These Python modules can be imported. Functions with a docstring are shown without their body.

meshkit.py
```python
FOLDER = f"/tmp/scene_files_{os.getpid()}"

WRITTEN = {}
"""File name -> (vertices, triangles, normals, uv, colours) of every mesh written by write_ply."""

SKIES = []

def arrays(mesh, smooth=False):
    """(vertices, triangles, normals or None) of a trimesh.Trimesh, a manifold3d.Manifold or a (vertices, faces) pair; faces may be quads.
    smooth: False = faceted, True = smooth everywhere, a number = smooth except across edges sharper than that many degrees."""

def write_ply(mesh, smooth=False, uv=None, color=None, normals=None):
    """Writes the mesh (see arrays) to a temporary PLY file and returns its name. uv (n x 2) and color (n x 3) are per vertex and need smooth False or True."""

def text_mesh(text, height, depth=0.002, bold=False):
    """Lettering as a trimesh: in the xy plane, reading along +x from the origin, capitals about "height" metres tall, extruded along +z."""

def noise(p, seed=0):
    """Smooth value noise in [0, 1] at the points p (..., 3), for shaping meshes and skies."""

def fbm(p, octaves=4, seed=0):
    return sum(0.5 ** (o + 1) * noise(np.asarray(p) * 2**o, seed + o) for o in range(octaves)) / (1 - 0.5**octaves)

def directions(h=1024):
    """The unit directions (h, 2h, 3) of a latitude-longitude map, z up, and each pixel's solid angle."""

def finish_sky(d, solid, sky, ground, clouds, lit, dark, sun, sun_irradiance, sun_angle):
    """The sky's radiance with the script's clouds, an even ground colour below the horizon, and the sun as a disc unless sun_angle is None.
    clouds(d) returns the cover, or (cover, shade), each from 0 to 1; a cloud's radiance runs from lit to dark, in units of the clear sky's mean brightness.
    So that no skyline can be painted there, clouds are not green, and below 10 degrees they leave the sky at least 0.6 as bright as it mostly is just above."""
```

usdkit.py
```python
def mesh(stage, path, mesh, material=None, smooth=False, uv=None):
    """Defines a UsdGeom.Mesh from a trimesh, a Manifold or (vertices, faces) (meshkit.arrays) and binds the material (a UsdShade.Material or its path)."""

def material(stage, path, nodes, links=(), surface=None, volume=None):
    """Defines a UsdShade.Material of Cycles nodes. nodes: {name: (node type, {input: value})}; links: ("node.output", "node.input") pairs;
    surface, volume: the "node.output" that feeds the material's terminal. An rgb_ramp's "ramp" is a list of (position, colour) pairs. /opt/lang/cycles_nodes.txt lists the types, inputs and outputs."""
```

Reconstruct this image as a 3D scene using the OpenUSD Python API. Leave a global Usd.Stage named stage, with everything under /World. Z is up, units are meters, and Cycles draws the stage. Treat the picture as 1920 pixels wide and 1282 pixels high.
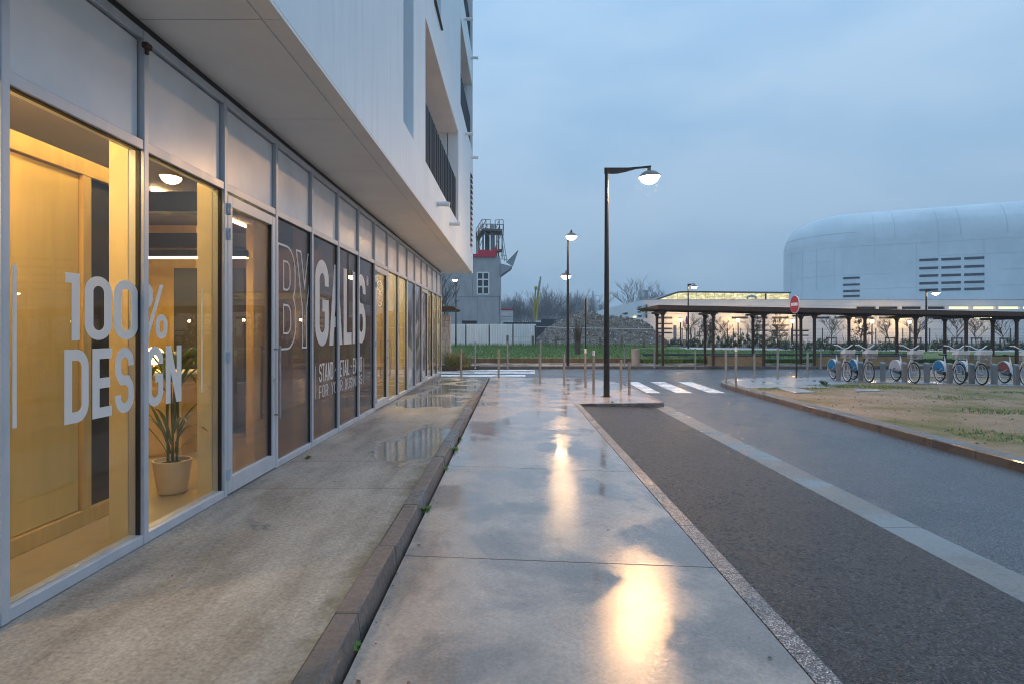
import math, random
import numpy as np
import trimesh
import usdkit
import meshkit
from manifold3d import CrossSection, Manifold
from shapely.geometry import box as sbox, Polygon, LineString, Point, MultiPolygon
from shapely.ops import unary_union
from shapely import affinity
from pxr import Usd, UsdGeom, UsdLux, UsdShade, Gf, Sdf

R = random.Random(7)
NR = np.random.RandomState(7)
stage = Usd.Stage.CreateInMemory()
UsdGeom.SetStageUpAxis(stage, UsdGeom.Tokens.z)
UsdGeom.SetStageMetersPerUnit(stage, 1.0)
UsdGeom.Xform.Define(stage, '/World')
UsdGeom.Scope.Define(stage, '/World/Looks')

# ------------------------------------------------------------------ camera, sky, sun
CAM_Z = 1.65
cam = UsdGeom.Camera.Define(stage, '/World/Camera')
cam.CreateHorizontalApertureAttr(36.0)
cam.CreateVerticalApertureAttr(36.0 * 683 / 1024)
cam.CreateFocalLengthAttr(20.006)
cam.CreateHorizontalApertureOffsetAttr(-0.01)
cam.CreateVerticalApertureOffsetAttr(-0.356)
cam.CreateClippingRangeAttr(Gf.Vec2f(0.05, 3000))
cam.AddTranslateOp().Set(Gf.Vec3d(0, 0, CAM_Z))
cam.AddRotateXOp().Set(90.0)
cam.CreateExposureAttr(0.0)

SUN_AZ, SUN_EL = math.radians(115), math.radians(6)      # direction towards the sun: to the right and a little behind
sky = UsdLux.DomeLight.Define(stage, '/World/sky')
sky.GetPrim().SetCustomDataByKey('kind', 'structure')
sky.GetPrim().SetCustomDataByKey('label', 'soft blue overcast evening sky')
sky_mat = usdkit.material(stage, '/World/Looks/sky_look', {
    'tc': ('texture_coordinate', {}),
    'sep': ('separate_xyz', {}),
    'sq': ('mapping', {'mapping_type': 'point', 'scale': (1.0, 1.0, 2.6)}),
    'st': ('sky_texture', {'sky_type': 'single_scattering', 'sun_disc': False, 'sun_elevation': SUN_EL, 'sun_rotation': SUN_AZ,
                           'air_density': 1.0, 'aerosol_density': 1.5, 'ozone_density': 3.0}),
    'n1': ('noise_texture', {'scale': 1.7, 'detail': 5.0, 'roughness': 0.5, 'distortion': 0.25}),
    'n2': ('noise_texture', {'scale': 4.5, 'detail': 4.0, 'roughness': 0.5}),
    'add': ('math', {'math_type': 'multiply_add', 'value2': 0.35}),
    'ramp': ('rgb_ramp', {'ramp': [(0.40, (2.0, 3.45, 5.25)), (0.62, (2.35, 3.75, 5.4)), (0.82, (2.95, 4.25, 5.75))]}),
    'el': ('map_range', {'from_min': 0.0, 'from_max': 1.0, 'to_min': 0.92, 'to_max': 2.1, 'clamp': True}),
    'lift': ('mix_color', {'blend_type': 'multiply', 'fac': 1.0, 'use_clamp': False}),
    'mx': ('mix_color', {'blend_type': 'mix', 'fac': 0.93, 'use_clamp': False}),
    'bg': ('background_shader', {'strength': 0.115}),
}, [('tc.generated', 'sq.vector'), ('tc.generated', 'sep.vector'), ('sq.vector', 'n1.vector'), ('sq.vector', 'n2.vector'),
    ('n2.fac', 'add.value1'), ('n1.fac', 'add.value3'), ('add.value', 'ramp.fac'), ('sep.z', 'el.value'),
    ('ramp.color', 'lift.a'), ('el.result', 'lift.b'), ('st.color', 'mx.a'), ('lift.result', 'mx.b'), ('mx.result', 'bg.color')],
    surface='bg.background')
UsdShade.MaterialBindingAPI.Apply(sky.GetPrim()).Bind(sky_mat)

sun = UsdLux.DistantLight.Define(stage, '/World/sun')
sun.CreateNormalizeAttr(True)
sun.CreateIntensityAttr(0.12)
sun.CreateAngleAttr(25.0)
sun.CreateColorAttr(Gf.Vec3f(1.0, 0.95, 0.9))
sun.AddRotateZOp().Set(-math.degrees(SUN_AZ))
sun.AddRotateXOp().Set(90.0 - 20.0 - 180.0)

LAMP = 620.0          # radiance of the street lamp bowls
SHOP = 1.0            # scale of the shop lights
# ------------------------------------------------------------------ helpers
F, U0, V0 = 1067.0, 960.5, 622.0


def px(u, v, Y):
    """Point of pixel (u, v) of the 1920-wide picture at depth Y."""
    return np.array([(u - U0) / F * Y, Y, CAM_Z + (V0 - v) / F * Y])


def gy(v, z=0.0):
    """Depth of a ground point of height z seen at row v."""
    return (CAM_Z - z) * F / (v - V0)


def gp(u, v, z=0.0):
    Y = gy(v, z)
    return np.array([(u - U0) / F * Y, Y, z])


class MB:
    """Collects pieces of one mesh."""
    def __init__(self):
        self.v, self.f, self.n = [], [], 0

    def add(self, v, f):
        v = np.asarray(v, float)
        f = np.asarray(f, int)
        if f.shape[1] == 4:
            f = np.vstack([f[:, [0, 1, 2]], f[:, [0, 2, 3]]])
        self.v.append(v)
        self.f.append(f + self.n)
        self.n += len(v)
        return self

    def mesh(self, m, T=None):
        v, f, _ = meshkit.arrays(m)
        if T is not None:
            v = v @ np.asarray(T)[:3, :3].T + np.asarray(T)[:3, 3]
        return self.add(v, f)

    def box(self, x0, x1, y0, y1, z0, z1, ch=0.0):
        if ch > 0:
            return self.cbox(x0, x1, y0, y1, z0, z1, ch)
        v = [(x, y, z) for x in (x0, x1) for y in (y0, y1) for z in (z0, z1)]
        f = [(0, 1, 3, 2), (4, 6, 7, 5), (0, 4, 5, 1), (2, 3, 7, 6), (0, 2, 6, 4), (1, 5, 7, 3)]
        return self.add(v, f)

    def cbox(self, x0, x1, y0, y1, z0, z1, c):
        pts = []
        for x, sx in ((x0, 1), (x1, -1)):
            for y, sy in ((y0, 1), (y1, -1)):
                for z, sz in ((z0, 1), (z1, -1)):
                    pts += [(x + sx * c, y + sy * c, z), (x + sx * c, y, z + sz * c), (x, y + sy * c, z + sz * c)]
        return self.mesh(Manifold.hull_points(np.array(pts)))

    def tube(self, pts, r, sides=8, cap=True):
        p = np.asarray(pts, float)
        r = np.broadcast_to(np.asarray(r, float), (len(p),))
        t = np.gradient(p, axis=0)
        t /= np.linalg.norm(t, axis=1, keepdims=True) + 1e-12
        ref = np.array([0, 0, 1.0]) if abs(t[:, 2]).mean() < 0.8 else np.array([1.0, 0, 0])
        a = np.cross(t, ref)
        a /= np.linalg.norm(a, axis=1, keepdims=True) + 1e-12
        b = np.cross(t, a)
        an = np.arange(sides) * 2 * np.pi / sides
        v = p[:, None] + r[:, None, None] * (np.cos(an)[None, :, None] * a[:, None] + np.sin(an)[None, :, None] * b[:, None])
        v = v.reshape(-1, 3)
        i, j = np.meshgrid(np.arange(len(p) - 1), np.arange(sides), indexing='ij')
        q = np.stack([i * sides + j, (i + 1) * sides + j, (i + 1) * sides + (j + 1) % sides, i * sides + (j + 1) % sides], -1).reshape(-1, 4)
        f = [q[:, [0, 1, 2]], q[:, [0, 2, 3]]]
        if cap:
            n = len(v)
            v = np.vstack([v, p[0], p[-1]])
            k = np.arange(sides)
            k2 = (k + 1) % sides
            e = (len(p) - 1) * sides
            f += [np.stack([np.full(sides, n), k, k2], 1), np.stack([np.full(sides, n + 1), e + k2, e + k], 1)]
        # orientation: flip so that faces look outward
        f = np.vstack(f)
        return self.add(v, f[:, ::-1] if self._inward(v, f, p) else f)

    @staticmethod
    def _inward(v, f, p):
        c = v[f[0]].mean(0)
        n = np.cross(v[f[0][1]] - v[f[0][0]], v[f[0][2]] - v[f[0][0]])
        return np.dot(n, c - (p[0] + p[1]) / 2) < 0

    def lathe(self, prof, c=(0, 0, 0), n=24, axis='z'):
        """prof: (radius, height) from bottom outside to top; closed by radius 0 ends."""
        pr = np.asarray(prof, float)
        an = np.arange(n) * 2 * np.pi / n
        v = np.stack([pr[:, 0, None] * np.cos(an), pr[:, 0, None] * np.sin(an), np.repeat(pr[:, 1, None], n, 1)], -1).reshape(-1, 3)
        if axis == 'x':
            v = v[:, [2, 0, 1]]
        if axis == 'y':
            v = v[:, [1, 2, 0]]
        i, j = np.meshgrid(np.arange(len(pr) - 1), np.arange(n), indexing='ij')
        q = np.stack([i * n + j, i * n + (j + 1) % n, (i + 1) * n + (j + 1) % n, (i + 1) * n + j], -1).reshape(-1, 4)
        return self.add(v + np.asarray(c, float), q)

    def poly(self, poly, h0, h1, place=None):
        """Extrudes a shapely polygon between h0 and h1; place maps (a, b, h) arrays to xyz."""
        polys = [poly] if isinstance(poly, Polygon) else [g for g in poly.geoms if isinstance(g, Polygon)]
        for g in polys:
            if g.is_empty or g.area < 1e-9:
                continue
            rings = [np.array(g.exterior.coords)[:-1]] + [np.array(i.coords)[:-1] for i in g.interiors]
            m = CrossSection([r_[:, :2] for r_ in rings], fillrule=__import__('manifold3d').FillRule.EvenOdd).extrude(h1 - h0)
            v, f, _ = meshkit.arrays(m)
            v[:, 2] += h0
            if place is not None:
                x, y, z = place(v[:, 0], v[:, 1], v[:, 2])
                w = np.stack([x, y, z], 1)
                vol = np.einsum('ij,ij->i', w[f[:, 0]], np.cross(w[f[:, 1]], w[f[:, 2]])).sum()
                v, f = w, (f if vol > 0 else f[:, ::-1])
            self.add(v, f)
        return self

    def get(self):
        return (np.vstack(self.v), np.vstack(self.f))


COUNT = {}


def numbered(parent, name):
    k = (parent, name)
    COUNT[k] = COUNT.get(k, -1) + 1
    return f'{parent}/{name}' if COUNT[k] == 0 else f'{parent}/{name}_{COUNT[k]:03d}'


def tag(p, label=None, cat=None, group=None, kind=None):
    for k, v in (('label', label), ('category', cat), ('group', group), ('kind', kind)):
        if v:
            p.SetCustomDataByKey(k, v)
    return p


def obj(name, m, mat, parent=None, smooth=False, label=None, cat=None, group=None, kind=None):
    path = numbered(str(parent.GetPath()) if parent is not None else '/World', name)
    if isinstance(m, MB):
        m = m.get()
    return tag(usdkit.mesh(stage, path, m, mat, smooth).GetPrim(), label, cat, group, kind)


def thing(name, label, cat, loc=(0, 0, 0), rz=0.0, group=None):
    x = UsdGeom.Xform.Define(stage, numbered('/World', name))
    x.AddTranslateOp().Set(Gf.Vec3d(*map(float, loc)))
    x.AddRotateZOp().Set(float(rz))
    return tag(x.GetPrim(), label, cat, group)


def group_part(name, parent, label=None, kind=None):
    return tag(UsdGeom.Xform.Define(stage, numbered(str(parent.GetPath()), name)).GetPrim(), label, None, None, kind)


def dup(root, loc, rz=0.0, label=None, group=None, scale=None):
    was = root.GetCustomData()
    name = root.GetName()
    tail = name.rpartition('_')
    if tail[2].isdigit() and len(tail[2]) == 3:
        name = tail[0]
    r = UsdGeom.Xform.Define(stage, numbered('/World', name))
    r.AddTranslateOp().Set(Gf.Vec3d(*map(float, loc)))
    r.AddRotateZOp().Set(float(rz))
    if scale is not None:
        s = r.AddScaleOp()
        s.Set(Gf.Vec3f(*map(float, scale)))
    p = r.GetPrim()
    p.GetReferences().AddInternalReference(root.GetPath())
    p.SetInstanceable(True)
    return tag(p, label or was.get('label'), was.get('category'), group or was.get('group'))


def mat(name, nodes, links=(), surface='p.BSDF', **k):
    return usdkit.material(stage, f'/World/Looks/{name}', nodes, links, surface, **k)


def plain(name, c, rough=0.5, metal=0.0, var=0.12, scale=6.0, bump=0.0, bscale=60.0, spec=0.5, stretch=(1, 1, 1), **extra):
    """A material with gentle tone variation and optional fine relief."""
    c = np.array(c, float)
    n = {'g': ('geometry', {}), 'm': ('mapping', {'mapping_type': 'point', 'scale': stretch}),
         'n': ('noise_texture', {'scale': scale, 'detail': 4.0, 'roughness': 0.6}),
         'r': ('rgb_ramp', {'ramp': [(0.3, tuple(c * (1 - var))), (0.7, tuple(np.minimum(c * (1 + var), 0.95)))]}),
         'rr': ('map_range', {'from_min': 0.3, 'from_max': 0.7, 'to_min': max(0.02, rough * 0.85), 'to_max': min(1, rough * 1.15)}),
         'p': ('principled_bsdf', {'metallic': metal, 'specular_ior_level': spec, **extra})}
    l = [('g.position', 'm.vector'), ('m.vector', 'n.vector'), ('n.fac', 'r.fac'), ('r.color', 'p.base_color'), ('n.fac', 'rr.value'), ('rr.result', 'p.roughness')]
    if bump:
        n['bn'] = ('noise_texture', {'scale': bscale, 'detail': 3.0, 'roughness': 0.6})
        n['b'] = ('bump', {'strength': bump, 'distance': 0.01})
        l += [('m.vector', 'bn.vector'), ('bn.fac', 'b.height'), ('b.normal', 'p.normal')]
    return mat(name, n, l)


def emit(name, c, s):
    return mat(name, {'e': ('emission', {'color': c, 'strength': s})}, [], 'e.emission')


# ------------------------------------------------------------------ materials
m_render = mat('white_render_look', {
    'g': ('geometry', {}), 'm': ('mapping', {'scale': (1, 1, 0.07)}), 'n': ('noise_texture', {'scale': 9.0, 'detail': 5.0, 'roughness': 0.65}),
    'n2': ('noise_texture', {'scale': 1.1, 'detail': 3.0}), 'bn': ('noise_texture', {'scale': 160.0, 'detail': 2.0}),
    'r': ('rgb_ramp', {'ramp': [(0.28, (0.64, 0.72, 0.78)), (0.45, (0.735, 0.815, 0.87)), (0.75, (0.775, 0.85, 0.895))]}),
    'r2': ('rgb_ramp', {'ramp': [(0.3, (0.93, 0.94, 0.95)), (0.7, (1, 1, 1))]}),
    'x': ('mix_color', {'blend_type': 'multiply', 'fac': 1.0}), 'b': ('bump', {'strength': 0.12, 'distance': 0.004}),
    'p': ('principled_bsdf', {'roughness': 0.55})},
    [('g.position', 'm.vector'), ('m.vector', 'n.vector'), ('g.position', 'n2.vector'), ('g.position', 'bn.vector'), ('n.fac', 'r.fac'), ('n2.fac', 'r2.fac'),
     ('r.color', 'x.a'), ('r2.color', 'x.b'), ('x.result', 'p.base_color'), ('bn.fac', 'b.height'), ('b.normal', 'p.normal')])
m_soffit = plain('soffit_panel_look', (0.80, 0.78, 0.75), 0.6, var=0.06, scale=1.5, bump=0.05, bscale=200)
m_alu = plain('aluminium_frame_look', (0.50, 0.53, 0.58), 0.38, metal=0.25, var=0.07, scale=5, stretch=(1, 1, 0.4))
m_gasket = plain('black_gasket_look', (0.02, 0.02, 0.022), 0.5)
m_transom = plain('transom_panel_look', (0.74, 0.75, 0.78), 0.28, var=0.05, scale=2.0)
m_black = plain('black_metal_look', (0.018, 0.018, 0.02), 0.38, var=0.3, scale=20)
m_slat = plain('black_slat_look', (0.014, 0.014, 0.016), 0.5, var=0.5, scale=9, stretch=(1, 1, 0.1), spec=0.15)
m_greypanel = plain('grey_window_look', (0.22, 0.26, 0.31), 0.25, var=0.05)
m_corten = plain('rust_brown_steel_look', (0.085, 0.042, 0.026), 0.45, metal=0.2, var=0.35, scale=14)
m_steel = plain('brushed_steel_look', (0.42, 0.38, 0.35), 0.33, metal=0.75, var=0.15, scale=30, stretch=(1, 1, 0.2))
m_whitecap = plain('white_band_look', (0.75, 0.75, 0.74), 0.4, var=0.05)
m_wood = plain('pale_plywood_look', (0.68, 0.48, 0.17), 0.45, var=0.06, scale=5, stretch=(2.5, 2.5, 0.25))
m_woodframe = plain('golden_wood_frame_look', (0.62, 0.42, 0.16), 0.42, var=0.09, scale=6, stretch=(3, 3, 0.3))
m_fin = plain('pale_lining_look', (0.70, 0.58, 0.32), 0.5, var=0.05)
m_darkpanel = plain('charcoal_panel_look', (0.045, 0.043, 0.045), 0.4, var=0.1)
m_floorin = plain('shop_floor_look', (0.42, 0.32, 0.19), 0.4, var=0.15, scale=3)
m_ceilin = plain('shop_ceiling_look', (0.30, 0.27, 0.25), 0.6, var=0.08)
m_wallin = plain('shop_wall_look', (0.62, 0.47, 0.24), 0.6, var=0.08, scale=2)
m_pot = plain('cream_pot_look', (0.62, 0.52, 0.36), 0.5, var=0.06)
m_soil = plain('soil_look', (0.06, 0.04, 0.025), 0.9, var=0.4, scale=30)
m_letter = mat('white_vinyl_look', {'p': ('principled_bsdf', {'base_color': (0.88, 0.87, 0.86), 'roughness': 0.35}), 'tl': ('translucent_bsdf', {'color': (0.85, 0.85, 0.85)}), 'mx': ('mix_closure', {'fac': 0.3})},
               [('p.BSDF', 'mx.closure1'), ('tl.BSDF', 'mx.closure2')], 'mx.closure')
m_chrome = mat('chrome_look', {'p': ('principled_bsdf', {'base_color': (0.7, 0.7, 0.72), 'roughness': 0.18, 'metallic': 1.0})})


def pane_mat(name, tint, film=None, film_fac=0.0, rough=0.0):
    n = {'t': ('transparent_bsdf', {'color': tint}), 'gl': ('glossy_bsdf', {'color': (0.62, 0.63, 0.66), 'roughness': rough}),
         'lw': ('layer_weight', {'blend': 0.5}), 'pw': ('math', {'math_type': 'power', 'value2': 5.0}),
         'fr': ('math', {'math_type': 'multiply_add', 'value2': 0.94, 'value3': 0.035}), 'mx': ('mix_closure', {})}
    l = [('lw.facing', 'pw.value1'), ('pw.value', 'fr.value1'), ('fr.value', 'mx.fac'), ('gl.BSDF', 'mx.closure2')]
    if film is not None:
        n['d'] = ('diffuse_bsdf', {'color': film})
        n['fm'] = ('mix_closure', {'fac': film_fac})
        l += [('t.BSDF', 'fm.closure1'), ('d.BSDF', 'fm.closure2'), ('fm.closure', 'mx.closure1')]
    else:
        l += [('t.BSDF', 'mx.closure1')]
    return mat(name, n, l, 'mx.closure')


m_pane = pane_mat('clear_shop_glass_look', (0.93, 0.93, 0.90))
m_panedoor = pane_mat('grey_door_glass_look', (0.74, 0.71, 0.69), (0.20, 0.185, 0.18), 0.10)
m_panebrown = pane_mat('brown_film_glass_look', (0.64, 0.56, 0.50), (0.17, 0.145, 0.13), 0.30)
m_paneposter = mat('grey_print_glass_look', {
    'g': ('geometry', {}), 'n': ('noise_texture', {'scale': 1.3, 'detail': 3.0, 'distortion': 1.2}),
    'r': ('rgb_ramp', {'ramp': [(0.35, (0.16, 0.155, 0.16)), (0.5, (0.27, 0.265, 0.27)), (0.62, (0.40, 0.39, 0.39))]}),
    'p': ('principled_bsdf', {'roughness': 0.08})}, [('g.position', 'n.vector'), ('n.fac', 'r.fac'), ('r.color', 'p.base_color')])
m_print_dark = mat('print_dark_look', {'p': ('principled_bsdf', {'base_color': (0.10, 0.085, 0.09), 'roughness': 0.15})})
m_print_light = mat('print_light_look', {'p': ('principled_bsdf', {'base_color': (0.50, 0.48, 0.48), 'roughness': 0.15})})


def wet(name, dry, wetc, big=0.55, lo=0.47, hi=0.60, r_wet=0.06, r_dry=0.38, bump=0.18, bscale=140.0, spots=0.0, grain=0.10, voro=None, stretch=(1, 1, 1), bdist=0.004, coat=0.0, spec=0.5, puddles=(), far=None, moss=None):
    """Wet pavement: a large noise decides where a film of water lies (smooth, darker) and where the stone stands out of it (rough)."""
    n = {'g': ('geometry', {}), 'm': ('mapping', {'scale': stretch}),
         'w': ('noise_texture', {'scale': big, 'detail': 6.0, 'roughness': 0.58, 'distortion': 0.35}),
         'wm': ('map_range', {'range_type': 'smoothstep', 'from_min': lo, 'from_max': hi, 'to_min': 0.0, 'to_max': 1.0, 'clamp': True}),
         'gr': ('noise_texture', {'scale': 45.0, 'detail': 6.0, 'roughness': 0.75}),
         'grm': ('map_range', {'from_min': 0.3, 'from_max': 0.7, 'to_min': 1 - grain * 2, 'to_max': 1 + grain * 2}),
         'st': ('noise_texture', {'scale': 1.9, 'detail': 5.0, 'roughness': 0.65}),
         'stm': ('map_range', {'from_min': 0.3, 'from_max': 0.7, 'to_min': 0.84, 'to_max': 1.14}),
         'mul': ('math', {'math_type': 'multiply'}),
         'c': ('mix_color', {'blend_type': 'mix', 'a': dry, 'b': wetc}),
         'c2': ('mix_color', {'blend_type': 'multiply', 'fac': 1.0, 'use_clamp': False}),
         'rg': ('map_range', {'from_min': 0.0, 'from_max': 1.0, 'to_min': r_dry, 'to_max': r_wet}),
         'bs': ('map_range', {'from_min': 0.0, 'from_max': 1.0, 'to_min': bump, 'to_max': bump * (0.85 if voro else 0.12)}),
         'rn': ('noise_texture', {'scale': 22.0, 'detail': 5.0, 'roughness': 0.75}), 'rm': ('map_range', {'from_min': 0.32, 'from_max': 0.68, 'to_min': 0.55, 'to_max': 1.5, 'clamp': True}),
         'rx': ('math', {'math_type': 'multiply'}),
         'b': ('bump', {'distance': bdist, 'invert': bool(voro)}),
         'p': ('principled_bsdf', {'coat_weight': coat, 'coat_roughness': 0.08, 'specular_ior_level': spec})}
    l = [('g.position', 'm.vector'), ('m.vector', 'w.vector'), ('w.fac', 'wm.value'), ('g.position', 'gr.vector'), ('gr.fac', 'grm.value'),
         ('g.position', 'st.vector'), ('st.fac', 'stm.value'), ('grm.result', 'mul.value1'), ('stm.result', 'mul.value2'),
         ('wm.result', 'c.fac'), ('c.result', 'c2.a'), ('mul.value', 'c2.b'), ('c2.result', 'p.base_color'),
         ('wm.result', 'rg.value'), ('g.position', 'rn.vector'), ('rn.fac', 'rm.value'), ('rm.result', 'rx.value1'), ('rg.result', 'rx.value2'), ('rx.value', 'p.roughness'), ('wm.result', 'bs.value'), ('bs.result', 'b.strength'), ('b.normal', 'p.normal')]
    src = 'w.fac'
    for k_, (cx_, cy_, rx_, ry_, amt) in enumerate(puddles):
        n[f'pm{k_}'] = ('mapping', {'mapping_type': 'point', 'location': (-cx_ / rx_, -cy_ / ry_, 0), 'scale': (1 / rx_, 1 / ry_, 0.0)})
        n[f'pg{k_}'] = ('gradient_texture', {'gradient_type': 'spherical'})
        n[f'pa{k_}'] = ('math', {'math_type': 'multiply_add', 'value2': amt})
        l += [('g.position', f'pm{k_}.vector'), (f'pm{k_}.vector', f'pg{k_}.vector'), (f'pg{k_}.fac', f'pa{k_}.value1'), (src, f'pa{k_}.value3')]
        src = f'pa{k_}.value'
    if far:
        n['fs'] = ('separate_xyz', {})
        n['fm'] = ('map_range', {'from_min': far[0], 'from_max': far[1], 'to_min': 0.0, 'to_max': far[2], 'clamp': True})
        n['fa'] = ('math', {'math_type': 'add'})
        l += [('g.position', 'fs.vector'), ('fs.y', 'fm.value'), ('fm.result', 'fa.value1'), (src, 'fa.value2')]
        src = 'fa.value'
    if moss:
        n['ms'] = ('separate_xyz', {})
        n['mn'] = ('noise_texture', {'scale': 3.5, 'detail': 6.0, 'roughness': 0.7})
        n['mm'] = ('math', {'math_type': 'multiply_add', 'value2': 0.55})
        n['mr'] = ('map_range', {'range_type': 'smoothstep', 'from_min': moss[0], 'from_max': moss[1], 'to_min': 0.0, 'to_max': 0.85, 'clamp': True})
        n['mc'] = ('mix_color', {'b': moss[2]})
        n['bl'] = ('noise_texture', {'scale': 0.9, 'detail': 5.0, 'roughness': 0.62})
        n['blr'] = ('rgb_ramp', {'ramp': [(0.36, (0.72, 0.70, 0.67)), (0.52, (1.0, 1.0, 1.0)), (0.68, (1.18, 1.18, 1.2))]})
        n['bx'] = ('mix_color', {'blend_type': 'multiply', 'fac': 1.0, 'use_clamp': False})
        n['bm'] = ('mapping', {'scale': (3.0, 0.7, 1.0)})
        l = [q for q in l if q[1] != 'p.base_color']
        l += [('g.position', 'ms.vector'), ('g.position', 'mn.vector'), ('mn.fac', 'mm.value1'), ('ms.x', 'mm.value3'), ('mm.value', 'mr.value'), ('mr.result', 'mc.fac'),
              ('g.position', 'bm.vector'), ('bm.vector', 'bl.vector'), ('bl.fac', 'blr.fac'), ('c2.result', 'bx.a'), ('blr.color', 'bx.b'), ('bx.result', 'mc.a'), ('mc.result', 'p.base_color')]
    if src != 'w.fac':
        l = [q for q in l if q[1] != 'wm.value'] + [(src, 'wm.value')]
    if voro:
        n['bn'] = ('voronoi_texture', {'scale': voro})
        n['bw'] = ('rgb_to_bw', {})
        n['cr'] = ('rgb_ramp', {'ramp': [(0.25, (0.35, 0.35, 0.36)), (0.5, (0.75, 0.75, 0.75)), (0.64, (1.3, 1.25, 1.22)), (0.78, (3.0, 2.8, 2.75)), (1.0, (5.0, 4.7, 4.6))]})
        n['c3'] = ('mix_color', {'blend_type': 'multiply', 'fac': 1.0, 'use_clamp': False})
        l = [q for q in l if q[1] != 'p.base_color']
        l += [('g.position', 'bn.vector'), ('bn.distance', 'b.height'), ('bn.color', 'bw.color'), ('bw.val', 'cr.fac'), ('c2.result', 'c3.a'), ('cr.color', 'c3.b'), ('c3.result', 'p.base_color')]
    else:
        n['bn'] = ('noise_texture', {'scale': bscale, 'detail': 4.0, 'roughness': 0.7})
        l += [('g.position', 'bn.vector'), ('bn.fac', 'b.height')]
    return mat(name, n, l)


m_side = wet('wet_sidewalk_look', (0.41, 0.32, 0.265), (0.25, 0.205, 0.18), big=0.95, lo=0.46, hi=0.58, r_wet=0.06, r_dry=0.165, bump=0.17, bscale=95, stretch=(1, 0.75, 1), grain=0.12)
m_terr = wet('terrace_concrete_look', (0.315, 0.28, 0.245), (0.15, 0.14, 0.125), big=0.8, lo=0.62, hi=0.72, r_wet=0.04, r_dry=0.62, bump=0.5, bscale=60, grain=0.2, puddles=((-1.25, 7.9, .75, 2.3, .45), (-2.0, 12.5, 1.2, 2.0, .25)), far=(11, 15, .2), moss=(-0.86, -0.60, (0.11, 0.092, 0.05)))
m_kerb = wet('dark_kerb_look', (0.17, 0.13, 0.112), (0.10, 0.09, 0.085), big=1.2, r_wet=0.25, r_dry=0.55, bump=0.4, bscale=150, grain=0.15)
m_border = wet('granite_border_look', (0.20, 0.175, 0.165), (0.12, 0.105, 0.10), big=1.3, r_wet=0.25, r_dry=0.5, bump=0.4, voro=140.0, grain=0.28)
m_chip = wet('stone_chip_asphalt_look', (0.038, 0.033, 0.033), (0.030, 0.027, 0.028), big=0.7, lo=0.46, hi=0.66, r_wet=0.29, r_dry=0.36, bump=1.0, voro=78.0, grain=0.3, bdist=0.02, spec=0.7)
m_road = wet('wet_asphalt_look', (0.060, 0.062, 0.068), (0.045, 0.047, 0.052), big=0.5, r_wet=0.27, r_dry=0.36, bump=0.5, voro=150.0, grain=0.25, bdist=0.008, spec=0.7)
m_gutter = wet('gutter_concrete_look', (0.215, 0.195, 0.18), (0.145, 0.135, 0.125), big=0.9, r_wet=0.12, r_dry=0.45, bump=0.4, bscale=160, grain=0.16)
m_paint = wet('road_paint_look', (0.80, 0.80, 0.80), (0.68, 0.68, 0.70), big=1.5, r_wet=0.15, r_dry=0.45, bump=0.3, bscale=150, grain=0.06)
m_plaza = wet('plaza_concrete_look', (0.30, 0.29, 0.29), (0.19, 0.19, 0.195), big=0.5, r_wet=0.08, r_dry=0.35, bump=0.3, bscale=120)
m_kerbw = wet('brown_kerb_look', (0.15, 0.115, 0.09), (0.10, 0.075, 0.06), big=1.1, r_wet=0.15, r_dry=0.45, bump=0.4, bscale=120, grain=0.14)
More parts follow.
